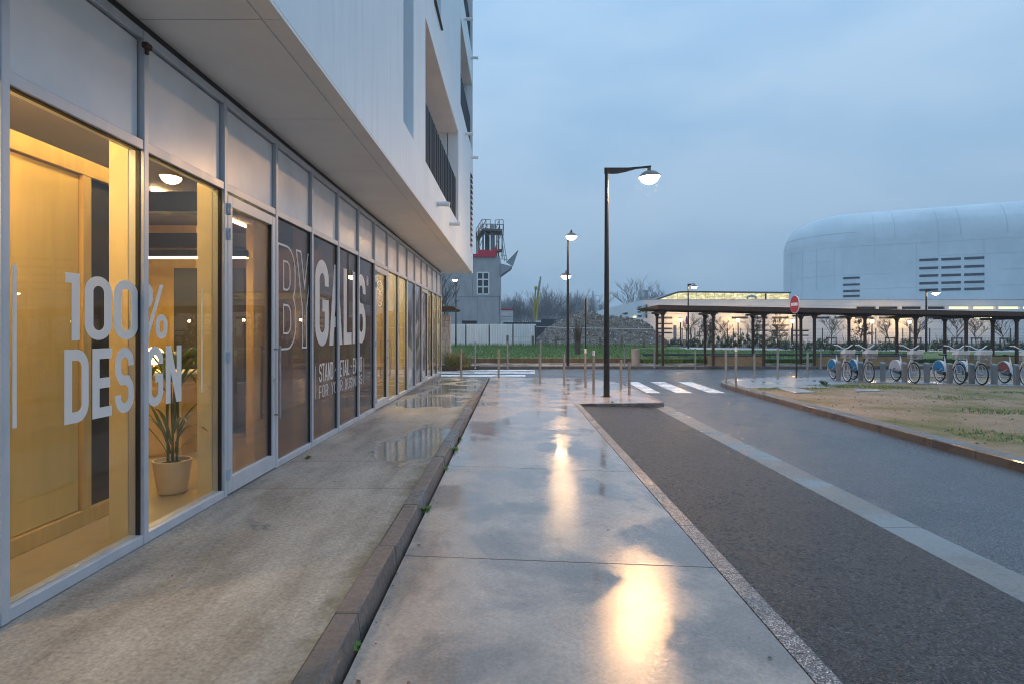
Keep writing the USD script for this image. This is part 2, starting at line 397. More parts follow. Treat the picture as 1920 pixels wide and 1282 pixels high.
m_dirt = mat('muddy_ground_look', {
    'g': ('geometry', {}), 'n': ('noise_texture', {'scale': 0.45, 'detail': 6.0, 'roughness': 0.65}), 'n2': ('noise_texture', {'scale': 14.0, 'detail': 6.0, 'roughness': 0.7}),
    'n3': ('noise_texture', {'scale': 40.0, 'detail': 4.0, 'roughness': 0.7}),
    'ad': ('math', {'math_type': 'multiply_add', 'value2': 0.22}),
    'dk': ('rgb_ramp', {'ramp': [(0.30, (0.55, 0.53, 0.5)), (0.5, (1, 1, 1)), (0.7, (1.2, 1.2, 1.2))]}), 'dx': ('mix_color', {'blend_type': 'multiply', 'fac': 1.0, 'use_clamp': False}),
    'r': ('rgb_ramp', {'ramp': [(0.42, (0.36, 0.235, 0.135)), (0.62, (0.29, 0.195, 0.105)), (0.72, (0.19, 0.16, 0.06)), (0.80, (0.10, 0.13, 0.035))]}),
    'rg': ('map_range', {'from_min': 0.35, 'from_max': 0.7, 'to_min': 0.45, 'to_max': 0.95}),
    'b': ('bump', {'strength': 0.6, 'distance': 0.03}), 'p': ('principled_bsdf', {'specular_ior_level': 0.4})},
    [('g.position', 'n.vector'), ('g.position', 'n2.vector'), ('g.position', 'n3.vector'), ('n2.fac', 'ad.value1'), ('n.fac', 'ad.value3'), ('ad.value', 'r.fac'),
     ('n2.fac', 'dk.fac'), ('r.color', 'dx.a'), ('dk.color', 'dx.b'), ('dx.result', 'p.base_color'), ('n.fac', 'rg.value'), ('rg.result', 'p.roughness'), ('n3.fac', 'b.height'), ('b.normal', 'p.normal')])
m_lawn = plain('lawn_soil_look', (0.09, 0.14, 0.03), 0.8, var=0.35, scale=2.2, bump=0.6, bscale=25)
m_blade = mat('grass_blade_look', {'g': ('geometry', {}), 'n': ('noise_texture', {'scale': 0.9, 'detail': 4.0}),
    'r': ('rgb_ramp', {'ramp': [(0.35, (0.075, 0.15, 0.025)), (0.55, (0.125, 0.215, 0.035)), (0.72, (0.24, 0.24, 0.06))]}),
    'p': ('principled_bsdf', {'roughness': 0.5})}, [('g.position', 'n.vector'), ('n.fac', 'r.fac'), ('r.color', 'p.base_color')])
m_dryblade = mat('dry_grass_look', {'g': ('geometry', {}), 'n': ('noise_texture', {'scale': 6.0}),
    'r': ('rgb_ramp', {'ramp': [(0.35, (0.16, 0.17, 0.045)), (0.65, (0.36, 0.27, 0.12))]}), 'p': ('principled_bsdf', {'roughness': 0.6})},
    [('g.position', 'n.vector'), ('n.fac', 'r.fac'), ('r.color', 'p.base_color')])
m_ground = plain('far_ground_look', (0.10, 0.095, 0.07), 0.9, var=0.25, scale=0.2)
m_concrete = plain('tower_concrete_look', (0.40, 0.385, 0.385), 0.75, var=0.16, scale=1.2, bump=0.2, bscale=12, stretch=(1, 1, 0.4))
m_arena = mat('arena_panel_look', {
    'tc': ('texture_coordinate', {}), 'g': ('geometry', {}), 'n': ('noise_texture', {'scale': 0.09, 'detail': 3.0}), 'n2': ('noise_texture', {'scale': 0.9, 'detail': 5.0, 'roughness': 0.7}),
    'r': ('rgb_ramp', {'ramp': [(0.3, (0.42, 0.47, 0.50)), (0.7, (0.54, 0.58, 0.60))]}), 'r2': ('rgb_ramp', {'ramp': [(0.3, (0.93, 0.93, 0.93)), (0.7, (1, 1, 1))]}),
    'x': ('mix_color', {'blend_type': 'multiply', 'fac': 1.0}), 'p': ('principled_bsdf', {'roughness': 0.35})},
    [('g.position', 'n.vector'), ('g.position', 'n2.vector'), ('n.fac', 'r.fac'), ('n2.fac', 'r2.fac'), ('r.color', 'x.a'), ('r2.color', 'x.b'), ('x.result', 'p.base_color')])
m_joint = plain('panel_joint_look', (0.34, 0.38, 0.41), 0.7)
m_lowwall = plain('white_hall_wall_look', (0.72, 0.72, 0.72), 0.55, var=0.07, scale=0.5, stretch=(1, 1, 2))
m_louvre = plain('dark_louvre_look', (0.05, 0.055, 0.065), 0.4, var=0.1)
m_litwin = emit('lit_window_look', (0.95, 1.0, 0.62), 1.15)
m_hoard = plain('white_corrugated_sheet_look', (0.80, 0.78, 0.80), 0.4, var=0.08, scale=2, stretch=(1, 1, 0.2))
m_yellow = plain('yellow_paint_look', (0.40, 0.33, 0.05), 0.45, var=0.15)
m_red = plain('red_paint_look', (0.55, 0.03, 0.06), 0.5, var=0.2, scale=8)
m_scaf = plain('scaffold_timber_look', (0.16, 0.12, 0.085), 0.65, var=0.3, scale=5)
m_galv = plain('galvanised_steel_look', (0.30, 0.32, 0.34), 0.45, metal=0.4, var=0.15)
m_dkblue = plain('dark_tarpaulin_look', (0.05, 0.06, 0.075), 0.6, var=0.2)
m_rub = plain('rubble_earth_look', (0.17, 0.125, 0.095), 0.9, var=0.35, scale=1.3, bump=0.8, bscale=8)
m_stone = mat('rubble_stone_look', {'g': ('geometry', {}), 'nn': ('noise_texture', {'scale': 5.5, 'detail': 1.0}), 'mr': ('map_range', {'from_min': 0.3, 'from_max': 0.7, 'clamp': True}), 'r': ('rgb_ramp', {'ramp': [(0.0, (0.11, 0.085, 0.068)), (0.5, (0.19, 0.155, 0.13)), (0.80, (0.21, 0.175, 0.15)), (0.9, (0.46, 0.42, 0.39)), (1.0, (0.70, 0.67, 0.65))]}),
    'p': ('principled_bsdf', {'roughness': 0.8})}, [('g.position', 'nn.vector'), ('nn.fac', 'mr.value'), ('mr.result', 'r.fac'), ('r.color', 'p.base_color')])
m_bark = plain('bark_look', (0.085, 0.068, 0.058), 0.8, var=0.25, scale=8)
m_barkhazed = plain('far_bark_look', (0.29, 0.275, 0.275), 0.85, var=0.2)  # bark colour paled to imitate haze over the far trees
m_leafbrown = mat('dry_leaf_look', {'g': ('geometry', {}), 'nn': ('noise_texture', {'scale': 14.0, 'detail': 1.0}), 'mr': ('map_range', {'from_min': 0.3, 'from_max': 0.7, 'clamp': True}), 'r': ('rgb_ramp', {'ramp': [(0, (0.035, 0.028, 0.022)), (1, (0.10, 0.07, 0.045))]}), 'p': ('principled_bsdf', {'roughness': 0.6})},
                  [('g.position', 'nn.vector'), ('nn.fac', 'mr.value'), ('mr.result', 'r.fac'), ('r.color', 'p.base_color')])
m_leaf = mat('shrub_leaf_look', {'g': ('geometry', {}), 'nn': ('noise_texture', {'scale': 14.0, 'detail': 1.0}), 'mr': ('map_range', {'from_min': 0.3, 'from_max': 0.7, 'clamp': True}), 'r': ('rgb_ramp', {'ramp': [(0, (0.022, 0.042, 0.016)), (0.7, (0.05, 0.075, 0.028)), (1, (0.10, 0.10, 0.045))]}), 'p': ('principled_bsdf', {'roughness': 0.5})},
             [('g.position', 'nn.vector'), ('nn.fac', 'mr.value'), ('mr.result', 'r.fac'), ('r.color', 'p.base_color')])
m_palm = mat('palm_leaf_look', {'g': ('geometry', {}), 'nn': ('noise_texture', {'scale': 9.0, 'detail': 1.0}), 'mr': ('map_range', {'from_min': 0.3, 'from_max': 0.7, 'clamp': True}), 'r': ('rgb_ramp', {'ramp': [(0, (0.05, 0.10, 0.02)), (1, (0.14, 0.18, 0.045))]}), 'p': ('principled_bsdf', {'roughness': 0.4}),
    'tl': ('translucent_bsdf', {'color': (0.20, 0.26, 0.05)}), 'mx': ('mix_closure', {'fac': 0.3})},
    [('g.position', 'nn.vector'), ('nn.fac', 'mr.value'), ('mr.result', 'r.fac'), ('r.color', 'p.base_color'), ('p.BSDF', 'mx.closure1'), ('tl.BSDF', 'mx.closure2')], 'mx.closure')
m_ochre = plain('ochre_concrete_look', (0.36, 0.24, 0.12), 0.6, var=0.2, scale=3, bump=0.3, bscale=30)
m_soilwall = plain('mossy_concrete_look', (0.13, 0.095, 0.05), 0.8, var=0.45, scale=4, bump=0.3, bscale=30, stretch=(1, 1, 0.3))
m_gabion = plain('pale_stone_look', (0.55, 0.45, 0.37), 0.8, var=0.3, scale=9, bump=1.0, bscale=16)
m_bin = plain('beige_concrete_look', (0.42, 0.34, 0.28), 0.6, var=0.1, scale=10)
m_gravel = plain('white_gravel_look', (0.42, 0.40, 0.39), 0.8, var=0.2, scale=6)
m_signred = plain('sign_red_look', (0.48, 0.015, 0.03), 0.35, var=0.03)
m_signblue = plain('sign_blue_look', (0.02, 0.05, 0.25), 0.35, var=0.03)
m_signwhite = plain('sign_white_look', (0.78, 0.78, 0.78), 0.35, var=0.03)
m_bikewhite = plain('bike_white_paint_look', (0.70, 0.71, 0.72), 0.3, var=0.03)
m_bikegrey = plain('bike_grey_look', (0.40, 0.39, 0.38), 0.35, metal=0.5, var=0.08)
m_bikeblue = mat('blue_guard_look', {'p': ('principled_bsdf', {'base_color': (0.015, 0.17, 0.34), 'roughness': 0.35})})
m_bikepale = plain('pale_guard_look', (0.45, 0.46, 0.48), 0.35, var=0.03)
m_bikebrown = plain('red_brown_guard_look', (0.20, 0.06, 0.05), 0.4, var=0.1)
m_tyre = plain('tyre_look', (0.02, 0.02, 0.02), 0.7)
m_dock = plain('dock_grey_look', (0.19, 0.195, 0.20), 0.5, var=0.06)
WARM = (1.0, 0.70, 0.40)
m_bowl = emit('street_lamp_bowl_look', (1.0, 0.55, 0.23), LAMP)
m_bowl_far = emit('far_street_lamp_bowl_look', (1.0, 0.60, 0.28), LAMP * 0.2)
m_globe = emit('path_lamp_globe_look', (1.0, 0.56, 0.18), 190.0)
m_lampcap = plain('lamp_cap_look', (0.16, 0.13, 0.11), 0.35, metal=0.4, var=0.1)
m_led = emit('shop_led_look', (1.0, 0.70, 0.26), 46.0 * SHOP)
m_led2 = emit('shop_far_led_look', (1.0, 0.74, 0.26), 190.0 * SHOP)
m_leddim = emit('shop_dim_led_look', (1.0, 0.64, 0.30), 40.0 * SHOP)
m_globe_dim = emit('dim_path_lamp_globe_look', (1.0, 0.56, 0.18), 70.0)
m_pendant = emit('shop_pendant_look', (1.0, 0.70, 0.34), 480.0)
m_deskglow = emit('desk_lamp_look', (1.0, 0.62, 0.20), 30.0)

# ------------------------------------------------------------------ ground and setting
ROAD_Z = -0.14


def quadsheet(name, poly, z, mat_, parent=None, thick=0.05, label=None, kind='structure', **k):
    """A flat slab whose top is at z (number or function of x, y)."""
    mb = MB()
    zf = z if callable(z) else (lambda x, y: np.full_like(x, z))
    mb.poly(poly, 0, 1, lambda a, b, h: (a, b, np.where(h > 0.5, zf(a, b), zf(a, b) - thick)))
    return obj(name, mb, mat_, parent, label=label, kind=kind, **k)


def P(*pts):
    return Polygon(pts)


big = MB()
big.add([(-600, -60, -0.25), (600, -60, -0.25), (600, 900, -0.25), (-600, 900, -0.25)], [(0, 1, 2, 3)])
obj('ground', big, m_ground, kind='structure', label='flat earth stretching to the horizon')

# roads: one sheet for the street along the shop and the cross street
road = unary_union([sbox(3.0, -8, 7.4, 28), sbox(-60, 19.5, 90, 27.6), P((2.0, 17), (8, 17), (8, 22), (2.0, 22))])
quadsheet('road', road, ROAD_Z, m_road, label='wet dark asphalt street with a bend into the cross street')
# gutter of pale concrete between parking bay and street
gut = MB()
gutp = group = UsdGeom.Xform.Define(stage, '/World/gutter').GetPrim()
tag(gutp, 'pale concrete gutter strip between parking bay and street', None, None, 'structure')
yy = -3.0
gl = [2.4, 3.1, 2.7, 3.0, 2.2, 2.9, 2.8, 2.6]
for L in gl:
    if yy > 17:
        break
    y1 = min(yy + L, 17.4)
    e = 0.03 * math.sin(yy * 3)
    m = MB().poly(P((3.38, yy + 0.004), (3.745 + 0.012 * math.sin(yy), yy + 0.004), (3.745 + 0.012 * math.sin(y1), y1 - 0.004), (3.38, y1 - 0.004)), ROAD_Z - 0.05, ROAD_Z + 0.006)
    obj('gutter_slab', m, m_gutter, gutp)
    yy = y1
# parking bay of coarse chip asphalt, falling to the gutter
quadsheet('parking_bay', sbox(1.60, -4, 3.375, 13.45), lambda x, y: -0.095 - (x - 1.6) / 1.775 * 0.037, m_chip, thick=0.08,
          label='coarse wet chip asphalt parking strip beside the sidewalk')
# sidewalk: slabs with joints, falling to the right


def side_z(x, y=0):
    return np.where(x < 1.6, 0.012 - (x + 0.8) / 2.4 * 0.062, -0.05 + 0.010 * (x - 1.6))


sidep = UsdGeom.Xform.Define(stage, '/World/sidewalk').GetPrim()
tag(sidep, 'wet pale concrete sidewalk in long slabs along the kerb', None, None, 'structure')
jy = [-4.2, -1.45, 1.36, 4.14, 6.95, 9.8, 12.65, 15.4, 18.1, 20.9]
for a, b in zip(jy[:-1], jy[1:]):
    sl = 0.035
    pol = P((-0.79, a + 0.006 + sl), (1.462, a + 0.006 - sl), (1.462, b - 0.006 - sl), (-0.79, b - 0.006 + sl))
    quadsheet('slab', pol, side_z, m_side, sidep, thick=0.12, kind=None)
quadsheet('joint_bed', sbox(-0.79, -4.2, 1.462, 20.9), lambda x, y: side_z(x) - 0.012, m_kerb, sidep, thick=0.1, kind=None)
# bump-out around the lamp post, rounded at the crossing
ang = np.linspace(0, math.pi / 2, 8)
corner = [(3.50 + 0.0 * 0, 13.55), (3.60, 17.6)] + [(1.9 + 1.7 * math.cos(t), 17.9 + 3.0 * math.sin(t)) for t in ang]
bump = Polygon([(1.468, 13.47)] + corner + [(1.468, 20.9)])
quadsheet('corner_slab', bump, side_z, m_side, sidep, thick=0.14, kind=None)
quadsheet('far_slab', sbox(-2.75, 20.91, 2.4, 21.25), lambda x, y: -0.06 + 0 * x, m_gutter, sidep, thick=0.1, kind=None)
# granite border between sidewalk and parking bay
borp = UsdGeom.Xform.Define(stage, '/World/granite_border').GetPrim()
tag(borp, 'narrow granite border stones edging the sidewalk', None, None, 'structure')
y0 = -3.0
while y0 < 13.4:
    y1 = min(y0 + 1.0, 13.455)
    q = P((1.468, y0 + .003), (1.598, y0 + .003), (1.598, y1 - .003), (1.468, y1 - .003))
    quadsheet('border_stone', q, lambda x, y: side_z(x) + 0.004, m_border, borp, thick=0.12, kind=None)
    y0 = y1
for i in range(2):
    x0, x1 = 1.60 + i * 0.95, 1.60 + (i + 1) * 0.95
    quadsheet('border_stone', sbox(x0 + .003, 13.46, x1 - .003, 13.58), lambda x, y: side_z(x) + 0.006, m_border, borp, thick=0.12, kind=None)
y0 = 13.59
while y0 < 17.6:
    quadsheet('border_stone', P((3.50 + (y0 - 13.5) * .024 + .004, y0), (3.62 + (y0 - 13.5) * .024, y0), (3.62 + (y0 + .99 - 13.5) * .024, y0 + .99), (3.504 + (y0 + .99 - 13.5) * .024, y0 + .99)),
              lambda x, y: side_z(x) + 0.003, m_border, borp, thick=0.12, kind=None)
    y0 += 1.0

# terrace in front of the shop, its far end sloping down


def terr_z(x, y):
    t = np.clip((y - 11.0) / 9.5, 0, 1)
    return 0.13 - 0.165 * t * t * (3 - 2 * t)


terp = UsdGeom.Xform.Define(stage, '/World/terrace').GetPrim()
tag(terp, 'raised concrete terrace along the shop windows', None, None, 'structure')
ty = [-4.2, -1.2, 1.0, 5.55, 6.68, 9.6, 12.4, 15.2, 18.0, 20.9]
for a, b in zip(ty[:-1], ty[1:]):
    n = max(2, int((b - a) / 0.5))
    ys = np.linspace(a + 0.004, b - 0.004, n + 1)
    mb = MB()
    for ya, yb in zip(ys[:-1], ys[1:]):
        za, zb = float(terr_z(0, ya)), float(terr_z(0, yb))
        mb.add([(-2.72, ya, za), (-0.958, ya, za), (-0.958, yb, zb), (-2.72, yb, zb)], [(0, 1, 2, 3)])
    for yb in (ys[0], ys[-1]):
        za = float(terr_z(0, yb))
        mb.add([(-2.72, yb, za), (-0.958, yb, za), (-0.958, yb, za - .1), (-2.72, yb, za - .1)], [(0, 1, 2, 3)])
    obj('terrace_slab', mb, m_terr, terp)
mb = MB()
for ya, yb in zip(np.linspace(-4.2, 20.9, 40)[:-1], np.linspace(-4.2, 20.9, 40)[1:]):
    za, zb = float(terr_z(0, ya)) - .01, float(terr_z(0, yb)) - .01
    mb.add([(-2.72, ya, za), (-0.958, ya, za), (-0.958, yb, zb), (-2.72, yb, zb)], [(0, 1, 2, 3)])
obj('terrace_bed', mb, m_kerb, terp)
# dark kerb stones between terrace and sidewalk
kerbp = UsdGeom.Xform.Define(stage, '/World/kerb').GetPrim()
tag(kerbp, 'row of dark kerb stones stepping from terrace down to sidewalk', None, None, 'structure')
y0 = 0.17 - 4 * 0.965
k = 0
while y0 < 19.6:
    y1 = y0 + 0.965
    dz = (k * 37 % 5 - 2) * 0.0018
    dx = (k * 53 % 5 - 2) * 0.0016
    za = max(float(terr_z(0, y0)) + 0.010, 0.012) + dz
    zb = max(float(terr_z(0, y1)) + 0.010, 0.012) + dz
    c = 0.008
    pts = []
    for y, z, sy in ((y0 + .004, za, 1), (y1 - .004, zb, -1)):
        for x, sx in ((-0.955 + dx, 1), (-0.832 + dx, -1)):
            pts += [(x + sx * c, y + sy * c, z), (x, y + sy * c, z - c), (x + sx * c, y, z - c), (x, y + sy * c, z - .25), (x + sx * c, y, z - .25)]
    # battered right face: the foot of the stone stands 3 cm further out
    pts = np.array(pts)
    low = (pts[:, 2] < 0) & (pts[:, 0] > -0.9)
    pts[low, 0] += 0.03
    obj('kerb_stone', MB().mesh(Manifold.hull_points(pts)), m_kerb, kerbp)
    y0 = y1
    k += 1

# island on the right with its kerb, mud, plaza tip and bike pad
ISL = -0.01
kerb_line = [(6.40, -6), (6.44, 2), (6.50, 7.2), (6.60, 12.0), (6.74, 17.4), (6.80, 18.2), (6.92, 18.9), (7.2, 19.6), (7.7, 20.3), (8.4, 20.85), (9.4, 21.2), (11, 21.35), (30, 21.4), (60, 21.4)]
isl = Polygon(kerb_line + [(60, -6)])
inner = isl.buffer(-0.29, join_style=2)
ring = isl.difference(inner.buffer(0.002)).intersection(sbox(0, -6, 40, 30))
plaza_poly = Polygon([(6.6, 17.0), (7.5, 16.9), (9.5, 17.1), (11.0, 18.6), (12.2, 19.2), (12.2, 22), (6, 22)]).intersection(inner)
pad = Polygon([(10.9, 19.0), (17.5, 16.9), (17.9, 18.2), (11.2, 20.3)]).intersection(inner).difference(plaza_poly.buffer(0.01))
mud = inner.difference(plaza_poly.buffer(0.004)).difference(pad.buffer(0.004)).intersection(sbox(0, -6, 45, 30))
quadsheet('muddy_verge', mud, ISL - 0.01, m_dirt, label='sandy muddy verge with thin grass behind the right kerb')
plp = UsdGeom.Xform.Define(stage, '/World/corner_paving').GetPrim()
tag(plp, 'wet grey paving at the tip of the verge by the crossing', None, None, 'structure')
for i in range(5):
    for j in range(4):
        c = sbox(6.4 + i * 1.25 + .005, 16.8 + j * 1.25 + .005, 6.4 + (i + 1) * 1.25 - .005, 16.8 + (j + 1) * 1.25 - .005).intersection(plaza_poly)
        if not c.is_empty and c.area > 0.02:
            quadsheet('paving_slab', c, ISL, m_plaza, plp, thick=0.06, kind=None)
quadsheet('paving_bed', plaza_poly, ISL - 0.014, m_kerb, plp, thick=0.03, kind=None)
quadsheet('bike_pad', pad, ISL + 0.004, m_plaza, label='grey concrete strip under the docked bicycles')
kp = UsdGeom.Xform.Define(stage, '/World/island_kerb').GetPrim()
tag(kp, 'brown wet kerb stones edging the muddy verge', None, None, 'structure')
ln = LineString(kerb_line)
lin = LineString([p for p in kerb_line]).parallel_offset(0.29, 'right', join_style=2)
s = 0.0
while s < min(ln.length - 1, 44):
    e = s + (1.0 if (s < 20) else 0.5 if s < 31 else 1.5)
    a0, a1 = ln.interpolate(s + .004), ln.interpolate(e - .004)
    d = np.array([a1.x - a0.x, a1.y - a0.y])
    d /= np.linalg.norm(d)
    nrm = np.array([d[1], -d[0]]) * 0.28
    c = 0.012
    pts = []
    for (x, y) in ((a0.x, a0.y), (a1.x, a1.y)):
        for off, z in ((0, ISL - c), (c / .28, ISL + .004), (1, ISL + .004), (1, ISL - .2), (0, ISL - .2)):
            pts.append((x + nrm[0] * off, y + nrm[1] * off, z))
    obj('kerb_stone', MB().mesh(Manifold.hull_points(np.array(pts))), m_kerbw, kp)
    s = e
# plates in the mud
for (pa, lab) in (([(1455, 727), (1492, 726), (1530, 735), (1490, 736.5)], 'grey concrete cover slab in the mud nearest the crossing'),
                  ([(1602, 729.5), (1645, 729), (1651, 733), (1606, 733.5)], 'grey concrete cover slab in the grass below the bicycles')):
    q = Polygon([tuple(gp(u, v, ISL)[:2]) for u, v in pa])
    quadsheet('cover_slab', q, ISL + 0.012, m_plaza, label=lab, kind='structure', thick=0.03)

# zebra crossings
crs = UsdGeom.Xform.Define(stage, '/World/zebra_crossing').GetPrim()
tag(crs, 'white zebra stripes across the street by the corner paving', None, None, 'structure')
for (a, b) in ((3.95, 4.36), (4.82, 5.30), (5.80, 6.27)):
    obj('stripe', MB().poly(P((a, 16.75), (b, 16.75), (b + .15, 20.4), (a + .15, 20.4)), ROAD_Z - .01, ROAD_Z + .004), m_paint, crs)
obj('stripe', MB().poly(P((4.95, 20.0), (5.4, 20.0), (5.45, 20.45), (4.97, 20.45)), ROAD_Z - .01, ROAD_Z + .005), m_paint, crs)
crs2 = UsdGeom.Xform.Define(stage, '/World/zebra_crossing_001').GetPrim()
tag(crs2, 'white zebra stripes on the cross street behind the left bollards', None, None, 'structure')
for v0, v1, u1, u0 in ((692.8, 695.2, 1003, 829), (697.0, 699.6, 1003, 826), (702.2, 705.4, 985, 824)):
    a, b = gp(u0, v1, ROAD_Z), gp(u1, v1, ROAD_Z)
    c, d = gp(u1, v0, ROAD_Z), gp(u0, v0, ROAD_Z)
    obj('stripe', MB().poly(P(a[:2], b[:2], c[:2], d[:2]), ROAD_Z - .01, ROAD_Z + .004), m_paint, crs2)

# far sidewalk, kerb, retaining strip, lawn
fs = UsdGeom.Xform.Define(stage, '/World/far_sidewalk').GetPrim()
tag(fs, 'pale sidewalk beyond the cross street under the pergola', None, None, 'structure')
x = -14.0
while x < 46:
    quadsheet('slab', sbox(x + .005, 27.95, x + 2.495, 30.6), -0.005, m_side, fs, thick=.1, kind=None)
    x += 2.5
quadsheet('joint_bed', sbox(-14, 27.95, 46, 30.6), -0.02, m_kerb, fs, thick=.05, kind=None)
fk = UsdGeom.Xform.Define(stage, '/World/far_kerb').GetPrim()
tag(fk, 'brown kerb stones along the far side of the cross street', None, None, 'structure')
x = -14.0
while x < 46:
    obj('kerb_stone', MB().box(x + .004, x + .996, 27.62, 27.94, -.25, 0.0, .012), m_kerbw, fk)
    x += 1.0
quadsheet('lawn', P((-14, 30.6), (60, 30.6), (60, 52), (14, 58), (-14, 60)), 0.20, m_lawn, thick=.5, label='green lawn beyond the far sidewalk')
obj('retaining_edge', MB().box(-3.2, 6.9, 30.45, 30.598, -.2, 0.235, .01), m_soilwall, label='low brown mossy concrete edge holding the lawn', cat='retaining wall')
obj('gravel_path', MB().poly(P((14.5, 47), (19, 45), (30, 42), (46, 40), (60, 40), (60, 43), (32, 46), (20, 51), (15.5, 53)), .15, .212), m_gravel, kind='structure', label='pale gravel path behind the lawn')
obj('planting_bed', MB().poly(P((16, 53), (21, 51), (33, 46.1), (60, 43.1), (90, 43), (90, 72.9), (16.8, 72.9)), .1, .204), m_ground, kind='structure', label='bare earth bed in front of the white hall')

# ------------------------------------------------------------------ shop building
XF = -2.64                     # glass front


def xup(y):
    return -1.655 + 0.00647 * np.asarray(y, float)


bld = thing('shop_building', 'white building with ground floor shop windows under a deep overhang', 'building')
YA, YB, ZS, ZT = -4.5, 21.9, 3.90, 16.2
wall = sbox(YA, ZS + .006, YB, ZT)
holes = {'slot': sbox(8.36, 4.74, 9.2, 12.5), 'bal1': sbox(10.4, 4.76, 16.35, 7.38), 'bal2': sbox(17.0, 8.45, 21.5, 11.0), 'bal3': sbox(17.3, 12.1, 21.5, 14.6),
         'win': sbox(11.55, 8.35, 12.55, 10.9), 'louv': sbox(20.62, 4.74, 21.22, 7.5)}
wp = wall.difference(unary_union(list(holes.values())))
# cut into strips of 2.4 m so that the slight angle of the facade is kept
mb = MB()
mb.poly(wp, 0, 0.30, lambda a, b, h: (xup(a) - h, a, b))
obj('wall', mb, m_render, bld)
mb = MB()
mb.box(-12, float(xup(YB)) - .305, YB - .3, YB - .002, ZS + .006, ZT)
mb.box(-12, float(xup(YB)) - .305, YA, YB - .302, ZT - .3, ZT - .002)
mb.box(-12, -11.7, YA, YB - .302, 0, ZT - .302)
mb.box(-11.69, float(xup(YB)) - .305, YA, YA + .3, ZS, ZT - .302)
obj('wall', mb, m_render, bld)


def recess(hole, depth, matback, matceil=None):
    y0, z0, y1, z1 = hole.bounds
    xf = float(xup((y0 + y1) / 2)) - .30
    mb = MB()
    mb.box(xf - depth - .05, xf - depth, y0 - .1, y1 + .1, z0 - .1, z1 + .1)
    obj('recess_back', mb, matback, bld)
    mb = MB()
    mb.box(xf - depth + .001, xf - .001, y1, y1 + .06, z0, z1)
    mb.box(xf - depth + .001, xf - .001, y0 - .06, y0, z0, z1)
    mb.box(xf - depth + .001, xf - .001, y0 - .06, y1 + .06, z0 - .06, z0 - .001)
    obj('recess_wall', mb, m_render, bld)
    mb = MB()
    n = max(1, int((y1 - y0) / 2.0))
    for i in range(n):
        a, b = y0 + (y1 - y0) * i / n + .004, y0 + (y1 - y0) * (i + 1) / n - .004
        mb.box(xf - depth + .001, xf - .4, a, b, z1 - .03, z1 + .03)
        mb.box(xf - .392, xf + .296, a, b, z1 - .03, z1 - .002)
    obj('recess_ceiling', mb, matceil or m_soffit, bld)


recess(holes['slot'], 0.02, m_greypanel, m_render)
recess(holes['win'], 0.02, m_greypanel, m_render)
recess(holes['louv'], 0.05, m_louvre, m_render)
for h in ('bal1', 'bal2', 'bal3'):
    recess(holes[h], 1.3, m_render)
    y0, z0, y1, z1 = holes[h].bounds
    rail = group_part('railing', bld)
    y = y0 + .01
    step = 0.132
    while y < y1 - .05:
        x = float(xup(y))
        jz = .008 * math.sin(y * 17)
        obj('slat', MB().box(x - .11, x - .070 + .005 * math.sin(y * 29), y, y + step - .010, z0 + .02, z0 + 1.27 + jz), m_slat, rail)
        y += step
    xm = float(xup((y0 + y1) / 2))
    obj('rail_bar', MB().box(xm - .16, xm - .115, y0 + .01, y1 - .01, z0 + 1.17, z0 + 1.22).box(xm - .16, xm - .115, y0 + .01, y1 - .01, z0 + .1, z0 + .15), m_black, rail)
    door = MB().box(xm - 1.59, xm - 1.55, y0 + .6, y0 + 2.4, z0 + .05, z0 + 2.2)
    obj('balcony_door', door, m_greypanel, bld)
lv = group_part('louvre_shutter', bld)
for i in range(14):
    z = 4.82 + i * 0.195
    x = float(xup(20.9))
    obj('slat', MB().mesh(Manifold.hull_points(np.array([(xx, yy_, zz) for yy_ in (20.63, 21.21) for xx, zz in ((x - .22, z + .11), (x - .22, z + .13), (x + .06, z - .02), (x + .06, z))]))), m_galv, lv)
obj('window_sill', MB().box(float(xup(12)) - .02, float(xup(12)) + .05, 11.5, 12.6, 8.31, 8.345), m_black, bld)
for (y, z) in ((12.0, 4.34), (14.2, 4.34), (18.5, 8.08), (21.0, 8.07), (18.4, 11.75), (21.0, 11.75)):
    x = float(xup(y))
    r_ = .052
    sp = MB().tube([(x - .05, y, z), (x + .19, y, z), (x + .26, y, z - .012)], [r_, r_, r_ * .96], 12)
    obj('drain_spout', sp, m_whitecap, bld, smooth=40)
# soffit: panels with open joints and a dark bed above
sj = [-4.5, -1.7, 0.25, 2.15, 4.05, 5.95, 7.85, 9.8, 11.7, 13.6, 15.5, 17.4, 19.35, 21.85]
for i, (a, b) in enumerate(zip(sj[:-1], sj[1:])):
    obj('soffit_panel', MB().box(XF - .06, -1.785, a + .005, b - .005, ZS - .03, ZS, .002), m_soffit, bld)
    xa, xb = float(xup(a)), float(xup(b))
    pm = MB().poly(P((-1.777, a + .003), (xa + .001, a + .003), (xb + .001, b - .003), (-1.777, b - .003)), ZS - .03, ZS)
    obj('soffit_panel', pm, m_soffit, bld)
obj('soffit_bed', MB().box(-11.69, -1.96, YA + .31, YB - .31, ZS + .02, ZS + .25), m_gasket, bld)

